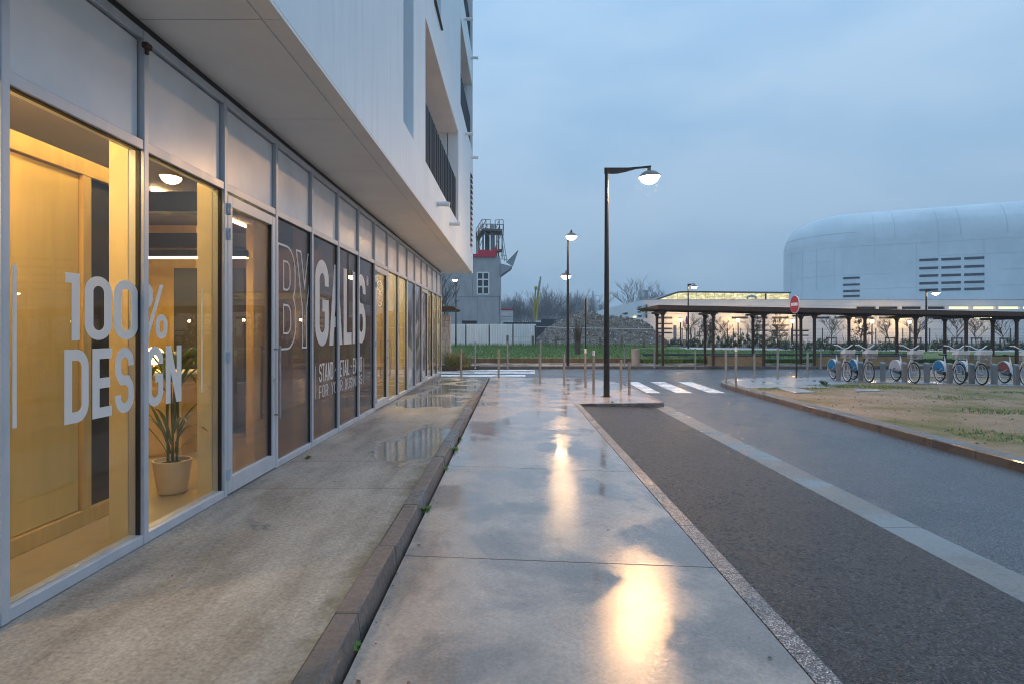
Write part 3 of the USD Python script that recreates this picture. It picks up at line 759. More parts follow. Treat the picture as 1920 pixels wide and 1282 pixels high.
# glazing: mullions, rails, panes, transom panels
SP = 1.135
Yk = lambda k: 2.95 + SP * k
K0, K1 = -6, 16
for k in range(K0, K1 + 1):
    y = Yk(k)
    w = .026
    obj('mullion', MB().box(XF - .10, XF + .016, y - w, y + w, .135, 3.80, .004), m_alu, bld)
for k in range(K0, K1):
    a, b = Yk(k) + .0265, Yk(k + 1) - .0265
    obj('top_rail', MB().box(XF - .10, XF + .010, a, b, 3.735, 3.80, .003), m_alu, bld)
    obj('transom_rail', MB().box(XF - .10, XF + .010, a, b, 2.945, 3.015, .003), m_alu, bld)
    obj('transom_panel', MB().box(XF - .05, XF - .028, a + .012, b - .012, 3.027, 3.723, .002), m_transom, bld)
    obj('gasket', MB().box(XF - .06, XF - .045, a, b, 3.015, 3.735), m_gasket, bld)
    if k in (2, 7, 12):
        continue
    obj('bottom_rail', MB().box(XF - .10, XF + .010, a, b, .135, .205, .003), m_alu, bld)
obj('head_gap', MB().box(XF - .08, XF - .02, YA, 21.13, 3.80, 3.87), m_gasket, bld)
# plinth under the far windows where the terrace falls
mb = MB()
ys = np.linspace(-4.2, 21.13, 40)
for ya, yb in zip(ys[:-1], ys[1:]):
    mb.box(XF - .12, XF - .004, ya, yb, -.3, .134)
obj('plinth', mb, m_gutter, bld)
kinds = {}
for k in range(K0, K1):
    kinds[k] = 'brown' if 3 <= k <= 6 else 'poster' if 10 <= k <= 12 else 'clear'
    pm = {'brown': m_panebrown, 'poster': m_paneposter, 'clear': m_pane}[kinds[k]]
    a, b = Yk(k) + .0265, Yk(k + 1) - .0265
    if k in (2, 7, 12):
        dr = group_part('door', bld)
        f = MB()
        z0, z1 = .15, 2.915
        fw = .085
        f.box(XF - .07, XF + .014, a + .012, a + .012 + fw, z0, z1, .004)
        f.box(XF - .07, XF + .014, b - .012 - fw, b - .012, z0, z1, .004)
        f.box(XF - .069, XF + .013, a + .012 + fw, b - .012 - fw, z0, z0 + .15, .003)
        f.box(XF - .069, XF + .013, a + .012 + fw, b - .012 - fw, z1 - .10, z1, .003)
        obj('door_frame', f, m_alu, dr)
        obj('pane', MB().box(XF - .035, XF - .029, a + .097, b - .097, z0 + .15, z1 - .10), m_panedoor if k == 2 else pm, dr)
        obj('gasket', MB().box(XF - .04, XF - .002, a + .097, a + .103, z0 + .151, z1 - .101).box(XF - .04, XF - .002, b - .103, b - .097, z0 + .151, z1 - .101), m_gasket, dr)
        hh = MB()
        yb_ = b - .03
        for xs in (1, -1):
            xo = XF + (.075 if xs > 0 else -.125)
            hh.tube([(xo, yb_ - .02, .70), (xo, yb_ - .02, 1.50)], .014, 10)
            for zz in (.74, 1.46):
                hh.tube([(xo, yb_ - .02, zz), (XF + (.012 if xs > 0 else -.068), yb_ - .02, zz)], .009, 8)
        obj('handle', hh, m_steel, dr, smooth=40)
        for zz in (.34, 1.42, 2.55, 2.78):
            obj('hinge', MB().tube([(XF + .034, a + .008, zz - .05), (XF + .034, a + .008, zz - .004)], .013, 10).tube([(XF + .034, a + .008, zz + .004), (XF + .034, a + .008, zz + .05)], .013, 10)
                .box(XF + .008, XF + .03, a - .02, a + .036, zz - .05, zz + .05, .002), m_alu, dr)
        obj('lock', MB().tube([(XF + .01, b - .052, 1.12), (XF + .026, b - .052, 1.12)], .018, 12), m_chrome, dr)
    else:
        obj('pane', MB().box(XF - .036, XF - .028, a, b, .205, 2.945), pm, bld)
        obj('gasket', MB().box(XF - .043, XF - .012, a, a + .008, .206, 2.944).box(XF - .043, XF - .012, b - .008, b, .206, 2.944).box(XF - .043, XF - .012, a + .008, b - .008, 2.937, 2.944), m_gasket, bld)
    # deep pale lining fins behind the mullions
for k in range(K0, K1 + 1):
    y = Yk(k)
    obj('lining_fin', MB().box(XF - .235, XF - .101, y - .028, y + .028, .14, 3.1), m_fin, bld)
# glazed return at the far corner, end wall
mb = MB().box(XF - 1.2, XF - .10, 21.085, 21.12, .2, 3.8)
obj('pane', mb, m_pane, bld)
obj('wall', MB().box(-11.69, XF - 1.21, 20.95, 21.25, -.2, 3.88), m_render, bld)

# grey photographic print behind three far windows: generic large shapes
for pts, mm in (([(14.55, .2), (15.05, .5), (15.2, 1.1), (14.6, 1.3)], m_print_light), ([(14.5, 1.35), (14.95, 1.42), (14.95, 2.05), (14.5, 2.2)], m_print_dark),
                ([(15.5, .25), (16.4, .7), (16.4, 1.15), (15.9, .8)], m_print_dark), ([(15.7, 2.15), (16.35, 2.75), (16.35, 1.9)], m_print_dark),
                ([(15.5, 1.35), (16.4, 1.6), (16.3, 1.3), (15.8, 1.1)], m_print_dark), ([(15.55, 1.7), (16.1, 2.0), (15.9, 1.55)], m_print_light),
                ([(16.75, .5), (17.35, 1.2), (17.35, .5)], m_print_dark), ([(16.75, 1.3), (17.2, 2.3), (17.35, 1.8)], m_print_light)):
    obj('print_shape', MB().poly(Polygon(pts), 0, .002, lambda a, b, h: (XF - .0265 + h, a, b)), mm, bld)

# ---- lettering
T = 0.155


def rr(x0, y0, x1, y1, r):
    r = max(min(r, (x1 - x0) / 2 - 1e-4, (y1 - y0) / 2 - 1e-4), 1e-3)
    return sbox(x0 + r, y0 + r, x1 - r, y1 - r).buffer(r, 10)


def ringr(x0, y0, x1, y1, t, tx=None):
    tx = tx or t
    w = (x1 - x0) / 2
    return rr(x0, y0, x1, y1, w).difference(rr(x0 + tx, y0 + t, x1 - tx, y1 - t, w - tx))


def dring(y0, y1, w, t):
    o = unary_union([rr(0, y0, w, y1, w * .62), sbox(0, y0, w * .5, y1)])
    i = unary_union([rr(t, y0 + t, w - t, y1 - t, w * .62 - t), sbox(t, y0 + t, w * .5, y1 - t)])
    return o.difference(i)


def glyph(ch, t=T):
    w = .50
    B = sbox
    if ch in '0O':
        return ringr(0, 0, w, 1, t), w
    if ch == '1':
        return unary_union([B(.13, 0, .13 + t * 1.1, 1), B(0, 1 - t, .2, 1)]), .13 + t * 1.1
    if ch == '%':
        return unary_union([ringr(0, .55, .34, 1.0, t * .72), ringr(.42, 0, .76, .45, t * .72), Polygon([(.12, 0), (.22, 0), (.64, 1), (.54, 1)])]), .76
    if ch == 'D':
        return dring(0, 1, w, t), w
    if ch == 'B':
        return unary_union([dring(0, .5 + t / 2, w, t), dring(.5 - t / 2, 1, w * .96, t)]), w
    if ch == 'E':
        return unary_union([B(0, 0, t, 1), B(0, 0, .42, t), B(0, 1 - t, .42, 1), B(0, .5 - t / 2, .38, .5 + t / 2)]), .42
    if ch == 'F':
        return unary_union([B(0, 0, t, 1), B(0, 1 - t, .42, 1), B(0, .48 - t / 2, .38, .48 + t / 2)]), .42
    if ch == 'I':
        return B(0, 0, t, 1), t
    if ch == 'L':
        return unary_union([B(0, 0, t, 1), B(0, 0, .40, t)]), .40
    if ch == 'T':
        return unary_union([B(.21 - t / 2, 0, .21 + t / 2, 1), B(0, 1 - t, .42, 1)]), .42
    if ch == 'N':
        return unary_union([B(0, 0, t, 1), B(w - t, 0, w, 1), Polygon([(0, 1), (t * 1.05, 1), (w, 0), (w - t * 1.05, 0)])]), w
    if ch == 'A':
        return unary_union([Polygon([(0, 0), (t, 0), (.27 + t * .45, 1), (.27 - t * .45, 1)]), Polygon([(.54, 0), (.54 - t, 0), (.27 - t * .45, 1), (.27 + t * .45, 1)]), B(.12, .22, .42, .22 + t * .85)]), .54
    if ch == 'V':
        g, w_ = glyph('A', t)
        g = unary_union([Polygon([(0, 1), (t, 1), (.27 + t * .45, 0), (.27 - t * .45, 0)]), Polygon([(.54, 1), (.54 - t, 1), (.27 - t * .45, 0), (.27 + t * .45, 0)])])
        return g, .54
    if ch == 'Y':
        return unary_union([B(.27 - t / 2, 0, .27 + t / 2, .45), Polygon([(0, 1), (t, 1), (.27 + t / 2, .42), (.27 - t / 2, .42)]), Polygon([(.54, 1), (.54 - t, 1), (.27 - t / 2, .42), (.27 + t / 2, .42)])]), .54
    if ch == 'U':
        return unary_union([ringr(0, 0, w, 1, t).difference(B(-1, .5, 2, 2)), B(0, .4, t, 1), B(w - t, .4, w, 1)]), w
    if ch == 'R':
        return unary_union([dring(.42, 1, w, t), B(0, 0, t, 1), Polygon([(w - t, 0), (w + .02, 0), (w * .55 + t * .5, .5), (w * .55 - t * .5, .5)])]), w + .02
    if ch == 'S':
        top = ringr(0, .5 - t / 2, w, 1, t).difference(B(w / 2, .3, w + 1, .72))
        bot = ringr(0, 0, w, .5 + t / 2, t).difference(B(-1, .28, w / 2, .6))
        mid = LineString([(w * .34, .5), (w * .66, .5)]).buffer(t / 2, cap_style=1)
        return unary_union([top, bot, mid]), w
    if ch == 'G':
        o = ringr(0, 0, w, 1, t).difference(B(w / 2, .46, w + 1, .70))
        return unary_union([o, B(w * .52, .40, w, .40 + t * .9), B(w - t, .22, w, .46)]), w
    if ch == '.':
        return Point(.07, .5).buffer(.08), .14
    return None, .26


def place_text(text, y0, y1, z0, z1, gap=.13, t=T, outline=0.0, label=None, name='window_lettering'):
    x = 0
    gs = []
    for ch in text:
        g, w_ = glyph(ch, t)
        if g is not None:
            gs.append((ch, affinity.translate(g, x, 0)))
        x += w_ + gap
    x -= gap
    sx, sz = (y1 - y0) / x, (z1 - z0)
    par = group_part(name, bld, label)
    for ch, g in gs:
        g = affinity.affine_transform(g, [sx, 0, 0, sz, y0, z0])
        if outline:
            g = g.buffer(0).boundary.buffer(outline / 2, join_style=2)
        obj('letter', MB().poly(g, 0, .0015, lambda a, b, h: (XF - .0275 + h, a, b)), m_letter, par)


def place_letters(items, z0, z1, t=T, outline=0.0, label=None):
    par = group_part('window_lettering', bld, label)
    for ch, y0, y1 in items:
        g, w_ = glyph(ch, t)
        g = affinity.affine_transform(g, [(y1 - y0) / w_, 0, 0, z1 - z0, y0, z0])
        if outline:
            g = g.buffer(0).boundary.buffer(outline / 2, join_style=2)
        obj('letter', MB().poly(g, 0, .0015, lambda a, b, h: (XF - .0275 + h, a, b)), m_letter, par)


place_letters((('1', 3.396, 3.508), ('0', 3.55, 3.79), ('0', 3.81, 4.055), ('%', 4.075, 4.40)), 1.597, 2.005, t=.15, label='white letters reading 100%')
place_letters((('D', 3.388, 3.582), ('E', 3.614, 3.79), ('S', 3.822, 4.01), ('I', 4.068, 4.125), ('G', 4.15, 4.346), ('N', 4.38, 4.585)), 1.096, 1.543, t=.15, label='white letters reading DESIGN')
place_letters((('B', 6.477, 7.01), ('Y', 7.03, 7.58)), 1.45, 2.655, t=.15, outline=.023, label='outlined letters reading BY')
place_letters((('G', 7.70, 8.27), ('A', 8.29, 8.93), ('L', 9.0, 9.44), ('I', 9.51, 9.655), ('S', 9.75, 10.34)), 1.45, 2.655, t=.155, label='white letters reading GALIS')
place_text('STAND . RETAIL . EVENT', 7.86, 10.10, .955, 1.212, gap=.085, t=.12, label='white letters reading STAND RETAIL EVENT')
place_text('FOR YOUR BUSINESS', 7.86, 10.10, .735, .905, gap=.20, t=.085, label='thin white letters reading FOR YOUR BUSINESS')
vb = lambda y, z0, z1, w: obj('vertical_stripe', MB().box(XF - .0275, XF - .026, y, y + w, z0, z1), m_letter, bld)
vb(3.036, 1.135, 2.01, .026)
vb(4.88, 1.13, 2.01, .018)
vb(7.70, .745, 1.19, .012)
vb(10.22, .73, 1.18, .014)
rg = unary_union([Point(10.48, 2.58).buffer(.085).difference(Point(10.48, 2.58).buffer(.074)), affinity.affine_transform(glyph('R', .13)[0], [.12, 0, 0, .1, 10.448, 2.53])])
obj('trade_mark_sign', MB().poly(rg, 0, .0015, lambda a, b, h: (XF - .0275 + h, a, b)), m_letter, bld)
# round emblem on the second door: rings with a script-like curl
c0 = (11.45, 2.42)
em = [Point(*c0).buffer(.27).difference(Point(*c0).buffer(.245)), Point(*c0).buffer(.20).difference(Point(*c0).buffer(.185))]
for i in range(9):
    a = i * 2 * math.pi / 9
    em.append(LineString([(c0[0] + .03 * math.cos(a), c0[1] + .03 * math.sin(a)), (c0[0] + .15 * math.cos(a + .5), c0[1] + .15 * math.sin(a + .5))]).buffer(.012))
obj('door_emblem', MB().poly(unary_union(em), 0, .0015, lambda a, b, h: (XF - .0285 + h, a, b)), m_letter, bld)

# ---- shop interior
obj('shop_floor', MB().box(-8.9, XF - .101, YA, 20.94, -.05, .139), m_floorin, bld)
obj('shop_ceiling', MB().box(-8.9, XF - .101, YA, 20.94, 3.32, 3.40), m_ceilin, bld)
obj('shop_wall', MB().box(-9.0, -8.905, YA, 20.94, .14, 3.31), m_wallin, bld)
obj('shop_wall', MB().box(-8.9, XF - .24, 10.83, 10.95, .14, 3.31), m_wallin, bld)
obj('shop_wall', MB().box(-8.9, XF - .24, 15.38, 15.46, .14, 3.31), m_wallin, bld)
obj('shop_wall', MB().box(-5.2, -5.1, 10.96, 15.37, .14, 3.31), m_wallin, bld)
obj('shop_wall', MB().box(-5.2, -5.1, 15.47, 20.9, .14, 3.31), m_wallin, bld)
obj('shop_wall', MB().box(-8.9, -4.95, 8.9, 9.0, .14, 3.31), m_wood, bld)
# plywood partition close behind the first window
obj('partition_panel', MB().box(-3.42, -3.37, 3.02, 4.42, .27, 2.86), m_wood, bld)
obj('partition_frame', MB().box(-3.45, -3.34, 2.93, 5.06, .14, .26, .004).box(-3.45, -3.34, 2.93, 5.06, 2.87, 3.0, .004).box(-3.45, -3.34, 4.43, 4.52, .262, 2.868, .004)
    .box(-3.45, -3.34, 4.99, 5.06, .262, 2.868, .004).box(-3.45, -3.34, 2.93, 3.01, .262, 2.868, .004), m_woodframe, bld)
obj('partition_panel', MB().box(-3.41, -3.38, 4.522, 4.988, .262, 2.868), m_darkpanel, bld, label='dark panel at the end of the plywood partition')
obj('partition_panel', MB().box(-3.6, -3.5, 7.7, 8.1, .14, 3.1).box(-3.7, -3.6, 9.5, 10.0, .14, 3.1), m_wood, bld)
obj('ceiling_beam', MB().box(-8.9, XF - .3, 6.3, 6.5, 2.98, 3.2), m_darkpanel, bld)
obj('ceiling_beam', MB().box(-8.9, XF - .3, 8.5, 8.62, 2.9, 3.12), m_darkpanel, bld)
obj('linear_luminaire', MB().box(-5.6, -3.3, 7.0, 7.12, 2.575, 2.66), m_darkpanel, bld)
obj('light_strip', MB().box(-5.6, -3.3, 7.01, 7.11, 2.555, 2.573), m_led, bld)
obj('light_strip', MB().box(-3.06, -3.02, -3.5, 5.6, 3.285, 3.31), m_led, bld)
obj('light_strip', MB().box(-5.5, -4.0, 1.0, 1.06, 3.28, 3.31), m_led, bld)
obj('light_strip', MB().box(-4.2, -4.15, 6.6, 10.5, 3.285, 3.31), m_leddim, bld)
obj('light_strip', MB().box(-3.6, -3.55, 11.2, 15.2, 3.285, 3.31), m_led2, bld)
obj('light_strip', MB().box(-3.6, -3.55, 17.6, 20.8, 3.285, 3.31), m_led2, bld)

obj('pendant_lamp', MB().lathe([(0, 2.60), (.06, 2.615), (.085, 2.66), (.085, 2.72), (.05, 2.76), (0, 2.765)], (-4.2, 1.95, 0), n=20), m_pendant, bld)
obj('spot_lamp', MB().lathe([(0, 2.955), (.05, 2.957), (.05, 2.985), (0, 2.986)], (-2.98, 3.25, 0), n=16), m_pendant, bld)
obj('partition_panel', MB().box(-3.45, -2.88, 2.80, 2.925, .14, 3.31), m_wood, bld)  # unseen return panel, added to block the pendant light past the first mullion
obj('sensor', MB().box(XF + .018, XF + .06, 4.02, 4.085, 3.66, 3.70, .004).box(XF + .03, XF + .05, 4.04, 4.06, 3.62, 3.659), m_corten, bld)
# plant in its pot
pl = thing('potted_plant', 'palm in a cream ribbed pot behind the second shop window', 'plant', (-3.2, 5.36, .14))
prof = [(0, .005), (.115, .005), (.122, .012)] + [(.122 + (.04) * t, .012 + .29 * t) for t in np.linspace(0.05, 1, 8)] + [(.165, .312), (.15, .312), (.147, .28), (0, .28)]
pot = MB().lathe(prof, n=48)
pv = pot.v[0]
rad = np.hypot(pv[:, 0], pv[:, 1])
an_ = np.arctan2(pv[:, 1], pv[:, 0])
on = (pv[:, 2] > .02) & (pv[:, 2] < .30) & (rad > .1)
k_ = np.where(on, 1 + .016 * (np.arange(len(pv)) % 2), 1)
pot.v[0] = pv * np.stack([k_, k_, np.ones_like(k_)], 1)
pp = obj('pot', pot, m_pot, pl, smooth=30)
obj('soil', MB().lathe([(.146, .27), (.09, .285), (0, .29)], n=20), m_soil, pl)
rp = random.Random(3)
st = MB()
for i in range(6):
    a = i * 1.05
    st.tube([(.04 * math.cos(a), .04 * math.sin(a), .27), (.05 * math.cos(a), .05 * math.sin(a), .55), (.05 * math.cos(a + .3), .05 * math.sin(a + .3), 1.02)], [.012, .010, .007], 6)
obj('stem', st, m_palm, pl, smooth=50)


def palm_frond(base, az, length, droop, up, w=.05, n=12):
    mb_ = MB()
    pts = []
    for i in range(n + 1):
        t = i / n
        r_ = length * (t * .85)
        z = base[2] + up * length * (t - droop * t * t)
        pts.append((base[0] + r_ * math.cos(az), base[1] + r_ * math.sin(az), z))
    mb_.tube(pts, np.linspace(.006, .002, n + 1), 5)
    for i in range(2, n + 1):
        p = np.array(pts[i])
        for s_ in (-1, 1):
            d = np.array([math.cos(az + s_ * .8), math.sin(az + s_ * .8), -.35 + .25 * rp.random()])
            L = length * .36 * math.sin(math.pi * (.18 + .72 * i / n)) + .04
            q = p + d * L
            sd = np.array([-math.sin(az), math.cos(az), .2]) * .0
            wv = np.array([math.cos(az), math.sin(az), .3]) * .021
            mid = (p + q) / 2 + np.array([0, 0, .02])
            mb_.add([p, mid - wv, mid + wv, q], [(0, 1, 2), (1, 3, 2)])
    return mb_


def strap_leaf(base, az, length, rise, droop, w, n=9):
    """A long pointed leaf, folded along its midrib, rising and then arching over."""
    V_, F_ = [], []
    side = np.array([-math.sin(az), math.cos(az), 0])
    out = np.array([math.cos(az), math.sin(az), 0])
    for i_ in range(n + 1):
        t = i_ / n
        c_ = np.array(base) + out * length * (.12 * t + .88 * t ** 1.25) * .8 + np.array([0, 0, rise * t - droop * t ** 2.6])
        ww = w * math.sin(math.pi * min(.97, .10 + .88 * t)) ** .7
        V_ += [c_ - side * ww + [0, 0, .30 * ww], c_, c_ + side * ww + [0, 0, .30 * ww]]
        if i_:
            k0_ = 3 * (i_ - 1)
            F_ += [(k0_, k0_ + 1, k0_ + 4, k0_ + 3), (k0_ + 1, k0_ + 2, k0_ + 5, k0_ + 4)]
    return MB().add(V_, F_)


rp = random.Random(12)
for q in range(15):
    az = q * 2.4 + rp.uniform(-.25, .25)
    zb = .92 + .12 * (q % 3)
    obj('leaf', strap_leaf((.04 * math.cos(az), .04 * math.sin(az), zb), az, rp.uniform(.42, .66), rp.uniform(.42, .70), rp.uniform(.28, .62), rp.uniform(.024, .036)), m_palm, pl, smooth=40)
for q in range(12):
    az = q * 2.4 + .7
    obj('leaf', strap_leaf((.04 * math.cos(az), .04 * math.sin(az), .36 + .10 * (q % 3)), az, rp.uniform(.35, .58), rp.uniform(.38, .66), rp.uniform(.05, .32), rp.uniform(.014, .024)), m_palm, pl, smooth=40)

dp = thing('display_panel', 'tall black display panel on a chrome foot inside the shop', 'display', (-4.45, 8.2, .14))
obj('panel', MB().box(-.42, .60, -.015, .015, .07, 2.42, .004), m_darkpanel, dp)
obj('foot', MB().box(-.42, .60, -.09, .09, 0, .07, .01), m_chrome, dp)
ct = thing('shop_counter', 'pale wooden counter with white top inside the shop', 'counter', (-4.42, 7.2, .14))
obj('counter_body', MB().box(-.42, .38, -.25, .3, 0, .98, .005), m_wood, ct)
obj('counter_top', MB().box(-.45, .41, -.28, .33, .982, 1.02, .006), m_letter, ct)
tl = thing('table_lamp', 'glowing round table lamp on the shop counter', 'lamp', (-4.50, 7.15, 1.16))
obj('lamp_base', MB().lathe([(0, 0), (.05, 0), (.05, .015), (.01, .02), (.01, .08), (0, .08)], n=16), m_woodframe, tl)
obj('lamp_globe', MB().mesh(trimesh.creation.icosphere(2, .11), [[1, 0, 0, 0], [0, 1, 0, 0], [0, 0, 1, .19], [0, 0, 0, 1]]), m_deskglow, tl, smooth=True)

# ------------------------------------------------------------------ street lamps


def lamp_head(t, x, z, s=1.0, bowl=m_bowl, y=0.0, tilt=0.06):
    ca = math.cos(tilt)
    Tm = np.array([[ca, 0, -math.sin(tilt), x], [0, 1, 0, y], [math.sin(tilt), 0, ca, z], [0, 0, 0, 1]])
    cap = MB().lathe([(.265 * s, .005), (.29 * s, .0), (.292 * s, .022 * s), (.262 * s, .06 * s), (.19 * s, .125 * s), (.115 * s, .155 * s), (.05 * s, .175 * s), (.045 * s, .24 * s), (0, .24 * s)], n=32)
    h = obj('lamp_hood', (cap.get()[0] @ Tm[:3, :3].T + Tm[:3, 3], cap.get()[1]), m_lampcap, t, smooth=40)
    b = MB().lathe([(0, -.175 * s), (.07 * s, -.168 * s), (.14 * s, -.142 * s), (.20 * s, -.092 * s), (.240 * s, -.035 * s), (.255 * s, .008 * s)], n=32)
    obj('lamp_bowl', (b.get()[0] @ Tm[:3, :3].T + Tm[:3, 3], b.get()[1]), bowl, t, smooth=True)


def street_lamp(label, loc, rz, H=5.98, arm=1.16, bowl=m_bowl, extra=False, r0=.083, r1=.046):
    t = thing('street_lamp', label, 'street lamp', loc, rz, None)
    pole = MB().tube([(0, 0, 0), (0, 0, 1.5), (0, 0, 3.6), (0, 0, H - .02)], [r0, r0 * .86, (r0 + r1) * .47, r1], 20)
    obj('pole', pole, m_black, t, smooth=40)
    obj('base_plate', MB().lathe([(0, -.01), (.14, -.01), (.14, .012), (0, .012)], n=20), m_black, t)
    obj('service_hatch', MB().box(-.035, .035, -r0 - .004, -r0 * .6, .55, .85, .003), m_black, t)
    # arm: a flat blade, deep at the pole, thinning into an upturned tip
    n = 16
    top, bot = [], []
    for i in range(n + 1):
        q = i / n
        x = -.06 + q * (arm + .06)
        zt = H + (0.055 * max(0, (q - .5) / .5) ** 1.2 if q > .5 else 0)
        d = .155 if q < .28 else .155 - (.155 - .045) * min(1, (q - .28) / .4)
        zb = zt - d
        top.append((x, zt))
        bot.append((x, zb))
    poly = Polygon(top + bot[::-1])
    obj('arm', MB().poly(poly, -.028, .028, lambda a, b, h: (a, h, b)), m_black, t)
    lamp_head(t, arm - .035, H - .25, 1.0, bowl)
    if extra:
        zz = 4.42
        obj('arm', MB().tube([(0, 0, zz + .2), (-.35, 0, zz + .26), (-.62, 0, zz + .27)], [.022, .02, .018], 8), m_black, t)
        lamp_head(t, -.62, zz, .98, m_bowl_far, tilt=0)
    return t


L1 = street_lamp('tall black street lamp standing at the end of the parking bay', (2.47, 14.9, -.045), 0)
street_lamp('black double lamp with a high and a low head beyond the crossing', (2.72, 27.85, 0), -87, H=6.36, extra=True, r0=.075, bowl=m_bowl_far)
street_lamp('distant street lamp beside the pale fence left of the tower', (-5.35, 54, .2), -88, H=6.5, bowl=m_bowl_far)
L4 = street_lamp('street lamp carrying a round blue and red sign, above the pergola', (15.15, 49, .2), 0, H=5.55, arm=.55, bowl=m_bowl_far)
street_lamp('street lamp behind the pergola in front of the arena slots', (30.55, 42, .0), 0, H=4.75, arm=.75, bowl=m_bowl_far)
# small lamps along the hall wall
globes = []
gu = [(1276, 600, 'leftmost'), (1384, 600.5, 'second'), (1486, 602, 'third'), (1635, 603, 'fourth'), (1706, 603.5, 'fifth'), (1859, 598, 'rightmost')]
for i, (u, v, w) in enumerate(gu):
    p = px(u, v, 71.0)
    lab = ['globe path lamp farthest left, beside the mound', 'globe path lamp between the second and third pergola pairs', 'globe path lamp just left of the no entry sign pole',
           'globe path lamp right of the dark leaved tree over the bicycles', 'globe path lamp between the fifth pair of pergola posts', 'globe path lamp just under the roof at the far right'][i]
    t = thing('path_lamp', lab, 'lamp', (p[0], 71.0, .2))
    obj('pole', MB().tube([(0, 0, 0), (0, 0, p[2] - .2 - .3)], [.09, .07], 8), m_black, t, smooth=40)
    obj('globe', MB().mesh(trimesh.creation.icosphere(2, .19), [[1, 0, 0, 0], [0, 1, 0, 0], [0, 0, 1, p[2] - .2], [0, 0, 0, 1]]), m_globe_dim if i == 5 else m_globe, t, smooth=True)
    obj('lamp_hood', MB().lathe([(.22, p[2] + .02), (.16, p[2] + .1), (0, p[2] + .14)], n=12), m_black, t)

# ------------------------------------------------------------------ bollards


def bollard_proto(name, h, cap, r_=.036):
    t = UsdGeom.Xform.Define(stage, f'/World/Looks/{name}').GetPrim()


def bollard(label, u, v, h, cap=False, z=None, first={}, group='steel bollards round the crossing'):
    Y = gy(v, -.02 if z is None else z)
    p = ((u - U0) / F * Y, Y, -.06 if z is None else z)
    key = (round(h, 1), cap)
    rz = (u * 7 + v * 13) % 360
    if key in first:
        return dup(first[key], p, rz, label, group)
    t = thing('bollard', label, 'bollard', p, rz, group)
    tilt = .010
    H = key[0]
    obj('post', MB().tube([(0, 0, -.02), (tilt * H, 0, H - (.13 if cap else .015)), ] , [.037, .037], 18), m_steel, t, smooth=40)
    if cap:
        obj('white_band', MB().tube([(tilt * (H - .13), 0, H - .129), (tilt * H, 0, H)], [.0375, .0375], 18), m_whitecap, t, smooth=40)
    else:
        obj('cap', MB().tube([(tilt * H, 0, H - .014), (tilt * H, 0, H - .002), (tilt * H, 0, H)], [.039, .039, .034], 18), m_steel, t, smooth=40)
    obj('collar', MB().lathe([(0, -.005), (.055, -.005), (.055, .02), (.04, .026), (0, .026)], n=18), m_steel, t)
    first[key] = t
    return t


for lab, u, v, h, c in (
        ('steel bollard nearest the shop corner, left of the terrace kerb end', 864.8, 707.8, 1.1, 0),
        ('steel bollard second from the shop, right of the terrace kerb end', 935, 709.6, 1.1, 0),
        ('steel bollard standing in the puddle in front of a far bollard', 1012.5, 718.8, 1.0, 0),
        ('steel bollard standing in the puddle left of the double lamp', 1058, 721, 1.0, 0),
        ('white topped steel bollard, left one left of the near lamp post', 1097.8, 725.3, 1.2, 1),
        ('white topped steel bollard closest to the near lamp post', 1113, 736.7, 1.2, 1),
        ('short steel bollard just right of the near lamp post', 1164, 729.7, .9, 0),
        ('short steel bollard at the corner beside the first zebra stripe', 1180, 738.4, .9, 0)):
    bollard(lab, u, v, h, bool(c))
for lab, u, v, h, c in (
        ('steel bollard at the left tip of the corner paving', 1361.6, 718.8, 1.1, 0),
        ('white topped steel bollard on the corner paving by the muddy kerb', 1379.5, 725.3, 1.2, 1),
        ('short steel bollard at the back of the corner paving, left one', 1414.5, 709.6, .9, 0),
        ('steel bollard on the corner paving left of the no entry sign', 1458, 710, 1.1, 0),
        ('short steel bollard right of the no entry sign pole', 1514, 706.7, .9, 0)):
    bollard(lab, u, v, h, bool(c), z=ISL)
for lab, u, v, h, c in (
        ('steel bollard beyond the left zebra near the grass clump', 891, 690, 1.2, 0),
        ('steel bollard beyond the left zebra against the pale fence', 952, 690, 1.2, 0),
        ('steel bollard on the far kerb behind a nearer bollard', 1014, 686.5, 1.2, 0),
        ('steel bollard on the far kerb left of the concrete bin', 1171, 687.3, .9, 0),
        ('steel bollard on the far kerb at the left pergola post', 1227, 689, .9, 0),
        ('steel bollard on the far kerb between the first pergola pairs', 1303.6, 690.3, .9, 0),
        ('steel bollard on the far kerb left of the first bicycle', 1538.8, 690.5, .9, 0),
        ('steel bollard on the far kerb behind the rightmost bicycles', 1858, 691, .9, 0)):
    bollard(lab, u, v, h, bool(c), z=0.0)

# ------------------------------------------------------------------ bin, slim post, planks
p = gp(1191.6, 683.3, 0)
b_ = thing('litter_bin', 'round beige concrete litter bin on the far sidewalk', 'bin', p)
obj('body', MB().lathe([(0, 0), (.195, 0), (.20, .02), (.205, .70), (.19, .70), (.185, .4), (0, .4)], n=32), m_bin, b_, smooth=40)
obj('rim', MB().lathe([(.19, .705), (.215, .705), (.218, .77), (.205, .78), (.17, .77), (.17, .705)], n=32), m_bin, b_, smooth=40)
p = gp(1098, 685, 0)
b_ = thing('slim_sign_post', 'slim dark post with a narrow sign seen edge on', 'sign post', p)
obj('post', MB().tube([(0, 0, 0), (0, 0, 3.28)], .032, 10), m_black, b_, smooth=40)
obj('sign_plate', MB().box(.034, .075, -.25, .25, 2.55, 3.27, .006), m_steel, b_)
rails = ((972, 1062, 669.6, 33.0), (880, 1222, 661, 42.0), (880, 1222, 664.6, 38.0))
